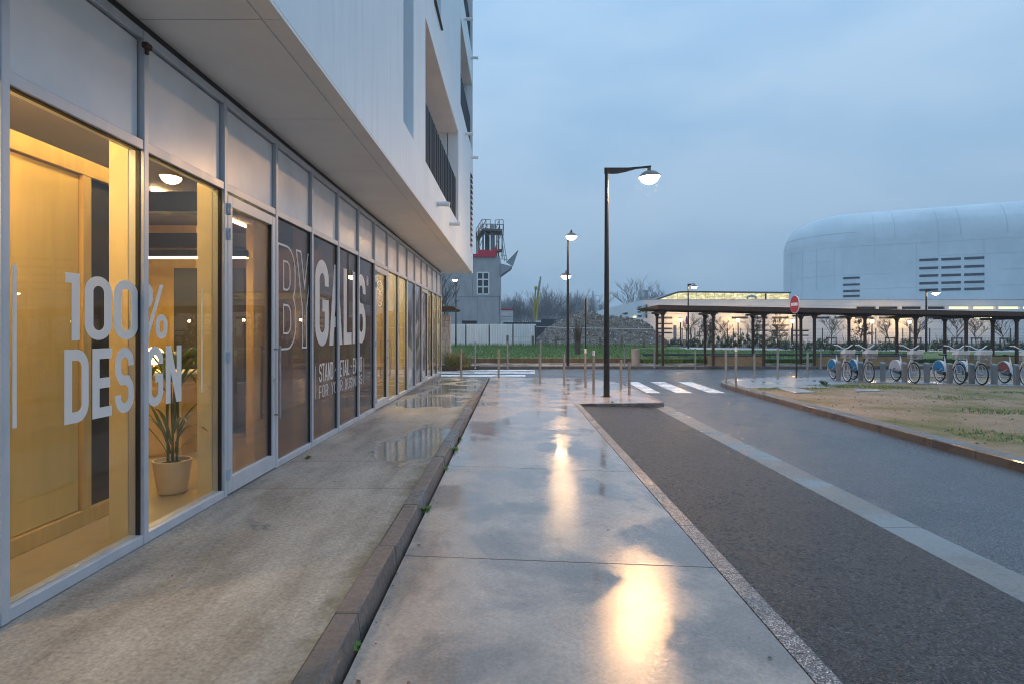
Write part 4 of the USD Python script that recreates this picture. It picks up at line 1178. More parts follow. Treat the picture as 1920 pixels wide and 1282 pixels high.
for i, (ua, ub, v, Y) in enumerate(rails):
    a, b = px(ua, v, Y), px(ub, v, Y)
    t = thing('low_rail', ['short pale plank on posts at the front of the lawn', 'thin low rail across the back of the lawn', 'thin low rail across the middle of the lawn'][i], 'rail')
    obj('bar', MB().box(a[0], b[0], Y - .05, Y + .05, a[2] - .035, a[2] + .03, .006), m_galv, t)
    for q in np.linspace(a[0] + .1, b[0] - .1, max(2, int((b[0] - a[0]) / 2.2))):
        obj('post', MB().box(q - .04, q + .04, Y - .04, Y + .04, .15, a[2] - .036), m_galv, t)
a, b = px(1205, 664.5, 33.5), px(1700, 664.5, 33.5)
t = thing('low_rail', 'long dark low rail behind the pergola posts', 'rail')
obj('bar', MB().box(a[0], b[0], 33.45, 33.6, a[2] - .06, a[2] + .06, .01), m_dkblue, t)
for q in np.arange(a[0] + .2, b[0], 2.4):
    obj('post', MB().box(q - .05, q + .05, 33.46, 33.58, .15, a[2] - .061), m_dkblue, t)

# ------------------------------------------------------------------ pergola
pg = thing('pergola', 'long rusty brown steel pergola with paired posts and flat roof', 'pergola')
NP = 9
px0, pst = 7.36, 2.475


def ztop(x):
    return 2.87 - (x - 7.0) * 0.0185


for i in range(NP):
    x = px0 + i * pst
    for yy_, dx in ((27.85, 0), (29.35, .10)):
        z1 = ztop(x) - .30
        obj('post', MB().box(x + dx - .055, x + dx + .055, yy_ - .055, yy_ + .055, -.01, z1, .006), m_corten, pg)
        obj('bracket', MB().poly(Polygon([(x + dx - .056, z1 - .15), (x + dx - .15, z1), (x + dx + .15, z1), (x + dx + .056, z1 - .15)]), yy_ - .045, yy_ + .045, lambda a, b, h: (a, h, b)), m_corten, pg)
    obj('cross_beam', MB().box(x - .02, x + .11, 27.5, 30.0, ztop(x) - .298, ztop(x) - .19), m_corten, pg)
xe = px0 + (NP - .3) * pst
for (yy_, lab) in ((27.85, 'front'), (29.35, 'rear')):
    q = Polygon([(6.9, ztop(6.9) - .185), (6.9, ztop(6.9) - .02), (xe, ztop(xe) - .02), (xe, ztop(xe) - .185)])
    obj('long_beam', MB().poly(q, yy_ - .05, yy_ + .05, lambda a, b, h: (a, h, b)), m_corten, pg)
x = 7.0
while x < xe - .1:
    x1 = min(x + pst, xe)
    q = Polygon([(x + .006, ztop(x) - .015), (x + .006, ztop(x) + .04), (x1 - .006, ztop(x1) + .04), (x1 - .006, ztop(x1) - .015)])
    obj('roof_panel', MB().poly(q, 27.25, 30.4, lambda a, b, h: (a, h, b)), m_corten, pg)
    q = Polygon([(x + .006, ztop(x) - .17), (x + .006, ztop(x) + .05), (x1 - .006, ztop(x1) + .05), (x1 - .006, ztop(x1) - .17)])
    obj('fascia', MB().poly(q, 27.20, 27.245, lambda a, b, h: (a, h, b)), m_corten, pg)
    x = x1
tip = np.array([(6.99, 27.2, ztop(7) - .17), (6.99, 27.2, ztop(7) + .05), (6.99, 30.4, ztop(7) - .17), (6.99, 30.4, ztop(7) + .05), (6.55, 27.9, ztop(7) - .06), (6.55, 30.0, ztop(7) - .06), (6.55, 27.9, ztop(7) - .03), (6.55, 30.0, ztop(7) - .03)])
obj('roof_tip', MB().mesh(Manifold.hull_points(tip)), m_corten, pg)
# concrete seats under it
for (xa, xb, lab) in ((9.95, 12.55, 'ochre concrete bench between the second and third pergola pairs'), (15.3, 20.3, 'long ochre concrete bench behind the left bicycles'), (23.2, 27.5, 'ochre concrete bench behind the rightmost bicycles')):
    t = thing('concrete_bench', lab, 'bench')
    obj('block', MB().box(xa, xb, 28.5, 28.98, -.01, .44, .012), m_ochre, t)
    obj('seat_top', MB().box(xa + .01, xb + .01, 28.47, 29.0, .442, .48, .006), m_dkblue, t)

# left stone pillar with the small flat roof, and its planting
t = thing('stone_shelter', 'pale stone pillar under a dark flat roof at the shop corner', 'shelter')
for j in range(8):
    w = .0
    xx = -3.43
    while xx < -3.03:
        ww = .13 + .10 * R.random()
        w2 = min(xx + ww, -3.02)
        d_ = .025 * R.random()
        obj('stone', MB().box(xx + .004, w2 - .004, 27.7 - d_, 28.2, j * .31 + .003, (j + 1) * .31 - .005, .012), m_gabion, t)
        xx = w2
obj('side_board', MB().box(-3.62, -3.45, 27.75, 28.15, 0, 2.5, .006), m_woodframe, t)
obj('roof', MB().poly(Polygon([(-5.2, 2.66), (-2.75, 2.66), (-2.66, 2.74), (-2.75, 2.84), (-5.2, 2.86)]), 27.0, 29.4, lambda a, b, h: (a, h, b)), m_corten, t)
obj('planting_bed', MB().poly(P((-5.2, 26.2), (-2.6, 26.3), (-1.7, 27.0), (-1.6, 27.6), (-5.2, 27.6)), -.14, .02), m_soil, kind='structure', label='dark earth bed at the shop corner')


def blades(n, cx, cy, cz, spread, hmin, hmax, w, lean, seed, sx=1.0):
    r_ = random.Random(seed)
    V, Fc = [], []
    for i in range(n):
        a = r_.random() * 2 * math.pi
        d = spread * math.sqrt(r_.random())
        bx, by = cx + sx * d * math.cos(a), cy + d * math.sin(a)
        h = hmin + (hmax - hmin) * r_.random()
        la = a + r_.uniform(-.9, .9)
        L = lean * h * r_.uniform(.3, 1.2)
        dx, dy = math.cos(la) * L, math.sin(la) * L
        wx, wy = -math.sin(la) * w, math.cos(la) * w
        k0 = len(V)
        V += [(bx - wx, by - wy, cz), (bx + wx, by + wy, cz), (bx + dx * .4 - wx * .7, by + dy * .4 - wy * .7, cz + h * .65), (bx + dx * .4 + wx * .7, by + dy * .4 + wy * .7, cz + h * .65), (bx + dx, by + dy, cz + h * (1 - .2 * lean))]
        Fc += [(k0, k0 + 1, k0 + 3), (k0, k0 + 3, k0 + 2), (k0 + 2, k0 + 3, k0 + 4)]
    return np.array(V), np.array(Fc)


m_ = MB()
m_.add(*blades(420, -2.75, 27.0, .0, .42, .5, 1.05, .008, .75, 5))
m_.add(*blades(260, -2.3, 26.9, .0, .35, .3, .7, .008, .9, 6))
obj('grass_clump', m_, m_dryblade, label='tall tufted ornamental grass by the shop corner', cat='grass clump')


def scatter_grass(poly, n, z, h0, h1, w, seed, lean=.5):
    r_ = random.Random(seed)
    x0, y0, x1, y1 = poly.bounds
    V, Fc = [], []
    from shapely import prepared
    pp_ = prepared.prep(poly)
    c = 0
    while c < n:
        x, y = r_.uniform(x0, x1), r_.uniform(y0, y1)
        if not pp_.contains(Point(x, y)):
            continue
        c += 1
        for _ in range(3):
            a = r_.random() * 6.28
            h = r_.uniform(h0, h1)
            bx, by = x + r_.uniform(-.04, .04), y + r_.uniform(-.04, .04)
            k0 = len(V)
            V += [(bx - w * math.sin(a), by + w * math.cos(a), z), (bx + w * math.sin(a), by - w * math.cos(a), z), (bx + lean * h * math.cos(a), by + lean * h * math.sin(a), z + h)]
            Fc.append((k0, k0 + 1, k0 + 2))
    return np.array(V), np.array(Fc)


lawn_poly = P((-9, 30.75), (13, 30.75), (22, 34), (30, 40), (14, 46), (6, 56), (-9, 57))
gm = MB()
gm.add(*scatter_grass(lawn_poly, 15000, .195, .06, .17, .012, 1))
gm.add(*scatter_grass(P((-9, 55), (14, 52), (14, 57), (-9, 58)), 1500, .195, .15, .5, .015, 2))
gm.add(*scatter_grass(P((7, 30.3), (30, 30.3), (30, 31), (7, 31)), 2500, 0.0, .06, .30, .012, 4))
obj('lawn_grass', gm, m_blade, kind='stuff', label='short green grass covering the lawn', cat='grass')
gm = MB()
for (u, v, sx_, sy_, n) in ((1625, 724, 1.3, .5, 420), (1700, 727, 1.0, .35, 140), (1500, 727, .8, .3, 120), (1860, 770, .8, .5, 150), (1790, 745, .9, .5, 110), (1850, 815, .5, .6, 130), (1560, 722, .9, .3, 150), (1445, 728, .4, .2, 60), (1900, 735, .7, .3, 120)):
    c = gp(u, v, ISL)
    pol = affinity.scale(Point(c[0], c[1]).buffer(1.0, 6), sx_, sy_)
    gm.add(*scatter_grass(pol, n, ISL - .01, .02, .07, .006, int(u), .8))
gm.add(*scatter_grass(P((7.0, 9), (16, 9), (18, 16.5), (12, 18.3), (9.6, 16.9), (7.2, 16.6)), 900, ISL - .01, .01, .045, .004, 91, 1.0))
obj('verge_grass', gm, m_blade, kind='stuff', label='thin green grass patches on the muddy verge', cat='grass')
# weeds at the kerb foot
for i, (u, v, s_) in enumerate(((797, 958, .07), (834, 880, .05), (852, 845, .08), (860, 825, .07), (668, 1214, .05), (1150, 757, .09), (578, 858, .05), (1546, 721, .16))):
    z = .0 if i < 5 else (-.09 if i == 5 else (.13 if i == 6 else ISL))
    c = gp(u, v, z)
    lab = ['green weed at the kerb foot beside the third kerb joint', 'small weed at the kerb foot near the puddle', 'leafy weed at the kerb foot, larger of the far pair', 'leafy weed at the kerb foot farthest away',
           'tiny weed at the kerb foot near the picture bottom', 'grass tuft at the head of the parking bay', 'tiny weed under the brown film windows', 'dark leafy weed on the corner paving edge'][i]
    mb = MB()
    r_ = random.Random(40 + i)
    for q in range(26):
        a = r_.random() * 6.28
        L = s_ * r_.uniform(.5, 1.2)
        b0 = np.array([c[0] + r_.uniform(-.3, .3) * s_, c[1] + r_.uniform(-1, 1) * s_, z])
        tip_ = b0 + np.array([math.cos(a) * L * .8, math.sin(a) * L * .8, L * r_.uniform(.2, .9)])
        wv = np.array([-math.sin(a), math.cos(a), 0]) * L * .28
        mid = (b0 + tip_) / 2 + np.array([0, 0, L * .15])
        mb.add([b0, mid - wv, mid + wv, tip_], [(0, 1, 2), (1, 3, 2)])
    obj('weed', mb, m_leaf if i == 7 else m_blade, label=lab, cat='weed')

# ------------------------------------------------------------------ signs
p = gp(1490.5, 707.8, ISL)
s_ = thing('no_entry_sign', 'round red no entry sign on a black pole', 'road sign', p)
zc = CAM_Z + (V0 - 571) / F * p[1] - ISL
obj('pole', MB().tube([(.06, 0, 0), (.06, 0, zc + .33)], .032, 12), m_black, s_, smooth=40)
obj('disc_rim', MB().lathe([(0, -.02), (.325, -.02), (.33, -.012), (.33, .012), (.325, .018), (0, .018)], (0, 0, zc), 40, 'x'), m_signwhite, s_, smooth=30)
obj('disc_face', MB().lathe([(.312, -.0235), (0, -.0235)][::-1], (0, 0, zc), 40, 'x'), m_signred, s_)
obj('white_bar', MB().box(-.027, -.0245, -.235, .235, zc - .058, zc + .058), m_signwhite, s_)
s_ = thing('no_parking_sign', 'round blue sign with red ring on the lamp pole above the pergola end', 'road sign', (15.05, 48.9, .2))
zc = CAM_Z + (V0 - 601) / F * 49 - .2
obj('disc_rim', MB().lathe([(0, -.02), (.34, -.02), (.34, .015), (0, .015)], (-.05, 0, zc), 32, 'x'), m_signred, s_)
obj('disc_face', MB().lathe([(0, -.0245), (.25, -.0245)], (-.05, 0, zc), 32, 'x'), m_signblue, s_)
obj('slash', MB().poly(LineString([(-.18, zc - .18), (.18, zc + .18)]).buffer(.035, cap_style=2), 0, .002, lambda a, b, h: (-.0770 - h, a, b)), m_signred, s_)

# ------------------------------------------------------------------ bicycles and docks
WB, WR = 1.06, .335


def bike(label, loc, rz, guard):
    t = thing('bicycle', label, 'bicycle', loc, rz, None)
    for xw in (-WB / 2, WB / 2):
        w = group_part('wheel', t)
        th = np.linspace(0, 2 * np.pi, 37)
        c = np.array([xw, 0, WR])
        ring = lambda r_: np.stack([c[0] + r_ * np.cos(th), np.zeros_like(th), c[2] + r_ * np.sin(th)], 1)
        tor = lambda r_, q, s_: trimesh.creation.torus(r_, q, major_sections=36, minor_sections=s_)
        Tx = np.array([[1, 0, 0, xw], [0, 0, -1, 0], [0, 1, 0, WR], [0, 0, 0, 1.0]])
        obj('tyre', MB().mesh(tor(WR - .022, .022, 8), Tx), m_tyre, w, smooth=60)
        obj('rim', MB().mesh(tor(WR - .052, .013, 6), Tx), m_bikewhite, w, smooth=60)
        sp = MB()
        for i in range(18):
            a = i * 2 * math.pi / 18
            sp.tube([(xw + .02 * math.cos(a + .5), .03 * (-1) ** i, WR + .02 * math.sin(a + .5)), (xw + (WR - .05) * math.cos(a), 0, WR + (WR - .05) * math.sin(a))], .0022, 3, False)
        obj('spokes', sp, m_bikegrey, w)
        obj('hub', MB().tube([(xw, -.05, WR), (xw, .05, WR)], .035 if xw > 0 else .05, 12), m_bikegrey, w, smooth=40)
    fr = MB()
    hx, hz = .40, .86
    fr.tube([(hx - .02, 0, hz - .12), (.18, 0, .46), (-.02, 0, .30), (-.12, 0, .30)], [.032, .034, .036, .034], 10)
    fr.tube([(-.12, 0, .29), (-.20, 0, .55), (-.26, 0, .78)], [.028, .024, .022], 10)
    for s_ in (-1, 1):
        fr.tube([(-.12, .03 * s_, .30), (-WB / 2, .06 * s_, WR)], .013, 8)
        fr.tube([(-.20, .02 * s_, .56), (-WB / 2, .06 * s_, WR)], .010, 8)
    fr.tube([(hx + .015, 0, hz - .20), (hx - .035, 0, hz + .04)], .026, 10)
    obj('frame', fr, m_bikewhite, t, smooth=40)
    fk_ = MB()
    for s_ in (-1, 1):
        fk_.tube([(hx + .02, .04 * s_, hz - .22), (hx + .05, .055 * s_, hz - .32), (WB / 2, .058 * s_, WR)], [.016, .015, .011], 8)
    fk_.tube([(hx + .02, -.05, hz - .21), (hx + .02, .05, hz - .21)], .018, 8)
    obj('fork', fk_, m_bikegrey, t, smooth=40)
    hb = MB()
    hb.tube([(hx - .035, 0, hz + .04), (hx - .05, 0, hz + .22)], .018, 8)
    for s_ in (-1, 1):
        hb.tube([(hx - .05, 0, hz + .22), (hx - .02, .10 * s_, hz + .26), (hx - .06, .22 * s_, hz + .345), (hx - .16, .30 * s_, hz + .35)], .018, 8)
    obj('handlebar', hb, m_bikewhite, t, smooth=40)
    gr = MB()
    for s_ in (-1, 1):
        gr.tube([(hx - .15, .295 * s_, hz + .35), (hx - .27, .33 * s_, hz + .34)], .021, 8)
    obj('grips', gr, m_black, t, smooth=40)
    # front basket: a shaped white carrier with a bowed front and open wires below
    bs = MB()
    prof_ = [(.43, .93), (.755, .95), (.79, 1.07), (.70, 1.085), (.44, 1.0)]
    outer = Polygon(prof_)
    for s_ in (-1, 1):
        bs.poly(outer, .150, .158, lambda a, b, h, s_=s_: (a, s_ * h, b))
    bs.mesh(Manifold.hull_points(np.array([(xx, yy_, zz) for yy_ in (-.149, .149) for xx, zz in ((.748, .95), (.755, .95), (.782, 1.065), (.79, 1.065))])))
    obj('basket', bs, m_bikewhite, t)
    bw = MB()
    for yy_ in np.linspace(-.15, .15, 9):
        bw.tube([(.43, yy_, .96), (.45, yy_, .79), (.70, yy_, .80), (.75, yy_, .96)], .009, 4, False)
    for xx in np.linspace(.46, .70, 5):
        bw.tube([(xx, -.154, .95), (xx, -.14, .79), (xx, .14, .79), (xx, .154, .95)], .009, 4, False)
    obj('basket_wires', bw, m_bikegrey, t)
    obj('headlight', MB().lathe([(0, 0), (.03, .0), (.035, .02), (.03, .05), (0, .055)], (.72, 0, .81), 14, 'x'), m_bikegrey, t, smooth=40)
    # rear guard, mudguards
    th = np.linspace(math.radians(5), math.radians(190), 20)
    cx = -WB / 2
    out = [(cx + .375 * math.cos(a), WR + .375 * math.sin(a)) for a in th]
    mg = MB()
    for k_ in range(len(out) - 1):
        (xa, za), (xb, zb) = out[k_], out[k_ + 1]
        mg.mesh(Manifold.hull_points(np.array([(x_ * f_ + cx * (1 - f_), y_, z_ * f_ + WR * (1 - f_)) for (x_, z_) in ((xa, za), (xb, zb)) for y_ in (-.045, .045) for f_ in (1.0, .96)])))
    obj('rear_mudguard', mg, m_bikewhite, t, smooth=40)
    th2 = np.linspace(math.radians(8), math.radians(168), 16)
    sk = Polygon([(cx + .366 * math.cos(a), WR + .366 * math.sin(a)) for a in th2] + [(cx + .11 * math.cos(a), WR + .11 * math.sin(a)) for a in th2[::-1]])
    sg = MB()
    for s_ in (-1, 1):
        sg.poly(sk, .040, .044, lambda a, b, h, s_=s_: (a, s_ * h, b))
    obj('skirt_guard', sg, guard, t)
    cx2 = WB / 2
    mg = MB()
    out = [(cx2 + .372 * math.cos(a), WR + .372 * math.sin(a)) for a in np.linspace(math.radians(60), math.radians(175), 12)]
    for k_ in range(len(out) - 1):
        (xa, za), (xb, zb) = out[k_], out[k_ + 1]
        mg.mesh(Manifold.hull_points(np.array([(x_ * f_ + cx2 * (1 - f_), y_, z_ * f_ + WR * (1 - f_)) for (x_, z_) in ((xa, za), (xb, zb)) for y_ in (-.03, .03) for f_ in (1.0, .985)])))
    obj('front_mudguard', mg, m_bikegrey, t, smooth=40)
    sd = [(-.46, -.10, .93), (-.46, .10, .93), (-.40, -.085, .925), (-.40, .085, .925), (-.43, -.05, .915), (-.43, .05, .915), (-.40, -.08, .885), (-.40, .08, .885), (-.30, -.06, .92), (-.30, .06, .92), (-.14, -.022, .915), (-.14, .022, .915), (-.15, -.018, .885), (-.15, .018, .885)]
    obj('saddle', MB().mesh(Manifold.hull_points(np.array(sd))), m_black, t, smooth=40)
    obj('seat_post', MB().tube([(-.255, 0, .77), (-.285, 0, .895)], .014, 8), m_chrome, t, smooth=40)
    cc = MB()
    cc.tube([(-.12, -.075, .30), (-.40, -.075, .31), (-.55, -.07, WR)], [.055, .04, .03], 8)
    obj('chain_case', cc, m_black, t, smooth=40)
    cr = MB()
    cr.tube([(-.12, -.10, .30), (-.02, -.11, .16)], .011, 6)
    cr.tube([(-.12, .10, .30), (-.22, .11, .44)], .011, 6)
    cr.box(-.07, .03, -.20, -.115, .145, .17, .004)
    cr.box(-.27, -.17, .115, .20, .43, .455, .004)
    obj('crank', cr, m_black, t, smooth=40)
    return t


D0, D1 = np.array([11.15, 19.46]), np.array([15.87, 17.9])


def docky(u):
    s_ = (u - 1572) / (1906.4 - 1572)
    return D0[1] + (D1[1] - D0[1]) * s_


bikes = ((1562, 1588, m_bikeblue, 'grey and white hire bicycle farthest left in the row'), (1600, 1629.5, m_bikeblue, 'hire bicycle with blue rear guard, second from the left'),
         (1680, 1714, m_bikepale, 'hire bicycle with pale grey rear guard standing between empty docks'), (1762, 1799, m_bikeblue, 'hire bicycle with bright blue guard, its front wheel overlapping the next'),
         (1803, 1841, m_bikeblue, 'hire bicycle whose rear wheel hides behind its neighbour'), (1883, 1926, m_bikebrown, 'hire bicycle with red brown guard cut by the right picture edge'))
for ur, uf, g, lab in bikes:
    yd = docky((ur + uf) / 2)
    rear = np.array([(ur - U0) / F * (yd + .55), yd + .55])
    front = np.array([(uf - U0) / F * (yd - .50), yd - .50])
    c = (rear + front) / 2
    bike(lab, (c[0], c[1], ISL + .004), math.degrees(math.atan2(front[1] - rear[1], front[0] - rear[0])), g)
du = [1572, 1614, 1655.3, 1695.7, 1738, 1780.8, 1822, 1864.3, 1906.4]
dk = None
for i, u in enumerate(du):
    Y = docky(u) - .10
    loc = ((u - U0) / F * Y, Y, ISL + .004)
    lab = 'grey bicycle dock post ' + ['at the far left bicycle', 'beside the second bicycle from the left', 'standing empty, left of the pale guard bicycle', 'beside the pale guard bicycle', 'standing empty, right of the pale guard bicycle',
                                       'between the bright blue guard bicycle wheels', 'in front of the overlapping bicycle', 'standing empty, left of the red brown guard bicycle', 'nearest the right picture edge'][i]
    if dk is None:
        dk = thing('bike_dock', lab, 'bike dock', loc, -18, 'bicycle dock posts')
        pts = [(x_, y_, z_) for (z_, w_, d_, o) in ((0, .052, .085, 0), (.56, .066, .085, 0), (.62, .066, .07, .02)) for x_ in (-w_, w_) for y_ in (-d_ + o, d_)]
        pts += [(x_, .08, .66) for x_ in (-.06, .06)]
        obj('body', MB().mesh(Manifold.hull_points(np.array(pts))), m_dock, dk, smooth=35)
        obj('base_plate', MB().box(-.12, .12, -.17, .17, -.004, .012, .003), m_galv, dk)
        obj('lock_arm', MB().box(.06, .12, -.03, .03, .42, .50, .008), m_black, dk)
    else:
        dup(dk, loc, -18, lab)
# arches of the bicycle rack in the background
for i, u in enumerate((1750, 1767, 1790, 1808)):
    p = px(u, 655, 40.0)
    lab = ['leftmost', 'second from left', 'third from left', 'rightmost'][i] + ' steel hoop stand behind the pergola'
    w = .2
    obj('hoop_stand', MB().tube([(p[0] - w, 40 + .2, .1), (p[0] - w, 40.2, p[2] - .06), (p[0] - w + .06, 40.2, p[2]), (p[0] + w - .06, 40.2, p[2]), (p[0] + w, 40.2, p[2] - .06), (p[0] + w, 40.2, .1)], .03, 8), m_steel, smooth=50, label=lab, cat='bike stand')

# ------------------------------------------------------------------ white hall, lit pavilion, arena
hall = thing('white_hall', 'long low white hall with slot windows in front of the arena', 'building')
HX0, HY, HZ = 16.75, 73.0, 5.72
q = F / HY


def hx(u): return (u - U0) / q
def hz(v): return CAM_Z + (V0 - v) / q


slots = []
for (a, b, lit) in ((1606, 1643, 0), (1648, 1685, 0), (1691, 1728.6, 0), (1740, 1773, 0), (1779, 1819, 1), (1825, 1866.6, 1), (1872, 1913, 1), (1918, 1958, 1)):
    slots.append((a, b, 575, 580, lit))
for (a, b, lit) in ((1230, 1261, 0), (1372, 1404, 0), (1415, 1441, 0), (1447, 1480, 0), (1524.7, 1558, 0), (1564.5, 1595, 0), (1603, 1641, 0), (1648, 1684, 0), (1739, 1773, 0), (1779, 1819, 1), (1825, 1865, 1), (1872, 1913, 1)):
    slots.append((a, b, 594, 598, lit))
for v in (607, 616, 624):
    slots.append((1230, 1261, v - 1.3, v + 1.5, 0))
for v in (610, 619.7, 629):
    slots += [(1415, 1441, v - 1.3, v + 1.3, 0), (1447, 1480, v - 1.3, v + 1.3, 0)]
for v in (620, 629):
    slots.append((1484, 1518, v - 1.3, v + 1.3, 0))
hw = sbox(HX0, -.2, 115, HZ)
hs = [sbox(hx(a), hz(v1), hx(b), hz(v0)) for a, b, v0, v1, lit in slots]
obj('wall', MB().poly(hw.difference(unary_union(hs)), HY, HY + .35, lambda a, b, h: (a, h, b)), m_lowwall, hall)
for (a, b, v0, v1, lit) in slots:
    obj('window', MB().box(hx(a) - .1, hx(b) + .1, HY + .352, HY + .40, hz(v1) - .1, hz(v0) + .1), m_litwin if lit else m_louvre, hall)
# formwork joints of the wall: shallow shadow grooves as thin proud battens
for z in (.9, 1.9, 2.9, 3.9, 4.95):
    obj('joint_line', MB().box(HX0 + .01, 114, HY - .004, HY - .001, z - .012, z + .012), m_joint, hall)
# side wall running back
wy = lambda u: 16.7 * F / (u - U0)
sw = sbox(73.352, -.2, 112, HZ)
sh = []
for (x_, y_, lit) in ((1333, 517, 0), (1361, 515, 0), (1360, 560, 0), (1427, 552, 1), (1455, 549, 1), (1497, 450, 0), (1536, 442, 0), (1497, 497, 0), (1535, 491, 0), (1497, 545, 0), (1535, 541, 0)):
    u, v = 940 + x_ / 5.827, 500 + y_ / 5.827
    yc = wy(u)
    z = CAM_Z + (V0 - v) / F * yc
    sh.append((sbox(yc - 1.0, z - .16, yc + 1.0, z + .16), lit))
obj('wall', MB().poly(sw.difference(unary_union([s for s, _ in sh])), HX0, HX0 + .35, lambda a, b, h: (h, a, b)), m_lowwall, hall)
for s, lit in sh:
    a, z0, b, z1 = s.bounds
    obj('window', MB().box(HX0 + .352, HX0 + .4, a - .1, b + .1, z0 - .1, z1 + .1), m_litwin if lit else m_louvre, hall)
obj('roof', MB().box(HX0 + .36, 115, HY + .41, 112, HZ - .35, HZ - .15), m_lowwall, hall)
obj('roof_edge', MB().box(HX0 - .02, 115, HY - .03, HY + .37, HZ + .001, HZ + .05), m_joint, hall)
obj('chimney', MB().box(20.9, 21.5, 90, 90.6, HZ, 8.2, .01), m_galv, hall)

pav = thing('lit_pavilion', 'brightly lit glass storey with sloping left end on the hall roof', 'building')
PY = 82.0
qa = F / PY
pxx = lambda u: (u - U0) / qa
pzz = lambda v: CAM_Z + (V0 - v) / qa
wpoly = Polygon([(pxx(1236), pzz(562)), (pxx(1271), pzz(549.8)), (pxx(1290), pzz(549.3)), (pxx(1480), pzz(551)), (pxx(1480), pzz(562))])
n = 14
xs = np.linspace(pxx(1236), pxx(1480), n + 1)
m_pavglass = mat('pavilion_interior_look', {'g': ('geometry', {}), 'mp': ('mapping', {'scale': (1, 1, 2.5)}), 'n': ('noise_texture', {'scale': 1.4, 'detail': 4.0, 'roughness': 0.7}),
    'r': ('rgb_ramp', {'ramp': [(0.36, (0.62, 0.56, 0.28)), (0.52, (1.0, 0.92, 0.50)), (0.66, (1.5, 1.4, 0.95)), (0.74, (2.6, 2.4, 1.7))]}), 'e': ('emission', {'strength': 0.85})},
    [('g.position', 'mp.vector'), ('mp.vector', 'n.vector'), ('n.fac', 'r.fac'), ('r.color', 'e.color')], 'e.emission')
for i in range(n):
    c = wpoly.intersection(sbox(xs[i] + .04, 0, xs[i + 1] - .04, 20))
    if not c.is_empty and c.area > .05:
        obj('lit_pane', MB().poly(c, PY, PY + .1, lambda a, b, h: (a, h, b)), m_pavglass, pav)
top = [(pxx(1230), pzz(562)), (pxx(1270.5), pzz(548.3)), (pxx(1290), pzz(547.6)), (pxx(1480), pzz(549.4))]
obj('roof', MB().poly(LineString(top).buffer(.09, cap_style=2, join_style=2), PY - .5, PY + 9, lambda a, b, h: (a, h, b)), m_louvre, pav)
obj('roof_vent', MB().tube([(pxx(1393), PY - 1.5, pzz(562)), (pxx(1394), PY - 1.5, pzz(558)), (pxx(1401), PY - 1.5, pzz(556.3)), (pxx(1408), PY - 1.5, pzz(558)), (pxx(1409), PY - 1.5, pzz(562))], .16, 10), m_galv, pav, smooth=50)
obj('mullion', MB().box(pxx(1434), pxx(1437), PY - .06, PY - .01, pzz(562), pzz(551)), m_louvre, pav)

arena = thing('arena', 'huge pale rounded arena with dark horizontal louvre slots', 'building')
dR = np.array([.9025, -.4307])
nI = np.array([.4307, .9025])
RC, FH, FV, AH, LEN, DEP = 12.0, 8.2, 6.4, 24.2, 110.0, 80.0
A1 = np.array([62.08, 102.4])


def foot(off):
    """Rounded footprint shrunk by off; fixed number of points."""
    out = []
    r_ = max(RC - off, .05)
    for (cx_, cy_, a0) in ((0, RC, 180), (0, DEP - RC, 90), (LEN, DEP - RC, 0), (LEN, RC, -90)):
        pass
    # local frame: s along dR from the start of the flat face, t along nI
    for (cs, ct, a0) in ((0, RC, 270), (LEN, RC, 360), (LEN, DEP - RC, 450), (0, DEP - RC, 540)):
        for a in np.linspace(a0, a0 + 90, 15) if a0 == 270 else np.linspace(a0, a0 + 90, 15):
            out.append((cs + r_ * math.cos(math.radians(a if a0 != 270 else a)), ct + r_ * math.sin(math.radians(a))))
    return np.array(out)


def foot2(off):
    r_ = max(RC - off, .05)
    out = []
    for (cs, ct, a0) in ((LEN, RC, -90), (LEN, DEP - RC, 0), (0, DEP - RC, 90), (0, RC, 180)):
        for a in np.linspace(a0, a0 + 90, 17):
            out.append((cs + r_ * math.cos(math.radians(a)), ct + r_ * math.sin(math.radians(a))))
    return np.array(out)


def arena_surface(zs_offs):
    V = []
    for z, o in zs_offs:
        f2 = foot2(o)
        for s_, t_ in f2:
            p_ = A1 + dR * s_ + nI * t_
            V.append((p_[0], p_[1], z))
    return np.array(V)


lev = [(0, 0), (5, 0), (10, 0), (AH - FV, 0)] + [(AH - FV + FV * math.sin(a), FH * (1 - math.cos(a))) for a in np.linspace(.12, math.pi / 2, 13)]
V = arena_surface(lev)
nP = len(foot2(0))
Fq = []
for i in range(len(lev) - 1):
    for j in range(nP):
        Fq.append((i * nP + j, i * nP + (j + 1) % nP, (i + 1) * nP + (j + 1) % nP, (i + 1) * nP + j))
tri = np.vstack([np.array(Fq)[:, [0, 1, 2]], np.array(Fq)[:, [0, 2, 3]]])
c_ = len(V)
cen = A1 + dR * LEN / 2 + nI * DEP / 2
V = np.vstack([V, [cen[0], cen[1], AH + 1.2]])
e = (len(lev) - 1) * nP
tri = np.vstack([tri, [(e + j, e + (j + 1) % nP, c_) for j in range(nP)]])
obj('shell', (V, tri), m_arena, arena, smooth=50)


def shell_point(s_, z):
    """Point on the shell and its outward normal, s along the front from the rounded corner (negative: round the corner by angle)."""
    o, nz = 0.0, 0.0
    if z > AH - FV:
        a = math.asin(min(1, (z - (AH - FV)) / FV))
        o = FH * (1 - math.cos(a))
        nz = math.sin(a)
    if s_ >= 0:
        p_ = A1 + dR * s_ + nI * o
        nn = -nI
    else:
        ang_ = s_ / RC
        d = -nI * math.cos(ang_) - dR * math.sin(-ang_)
        p_ = A1 + nI * RC + d * (RC - o)
        nn = d
    return np.array([p_[0], p_[1], z]), np.array([nn[0], nn[1], nz])


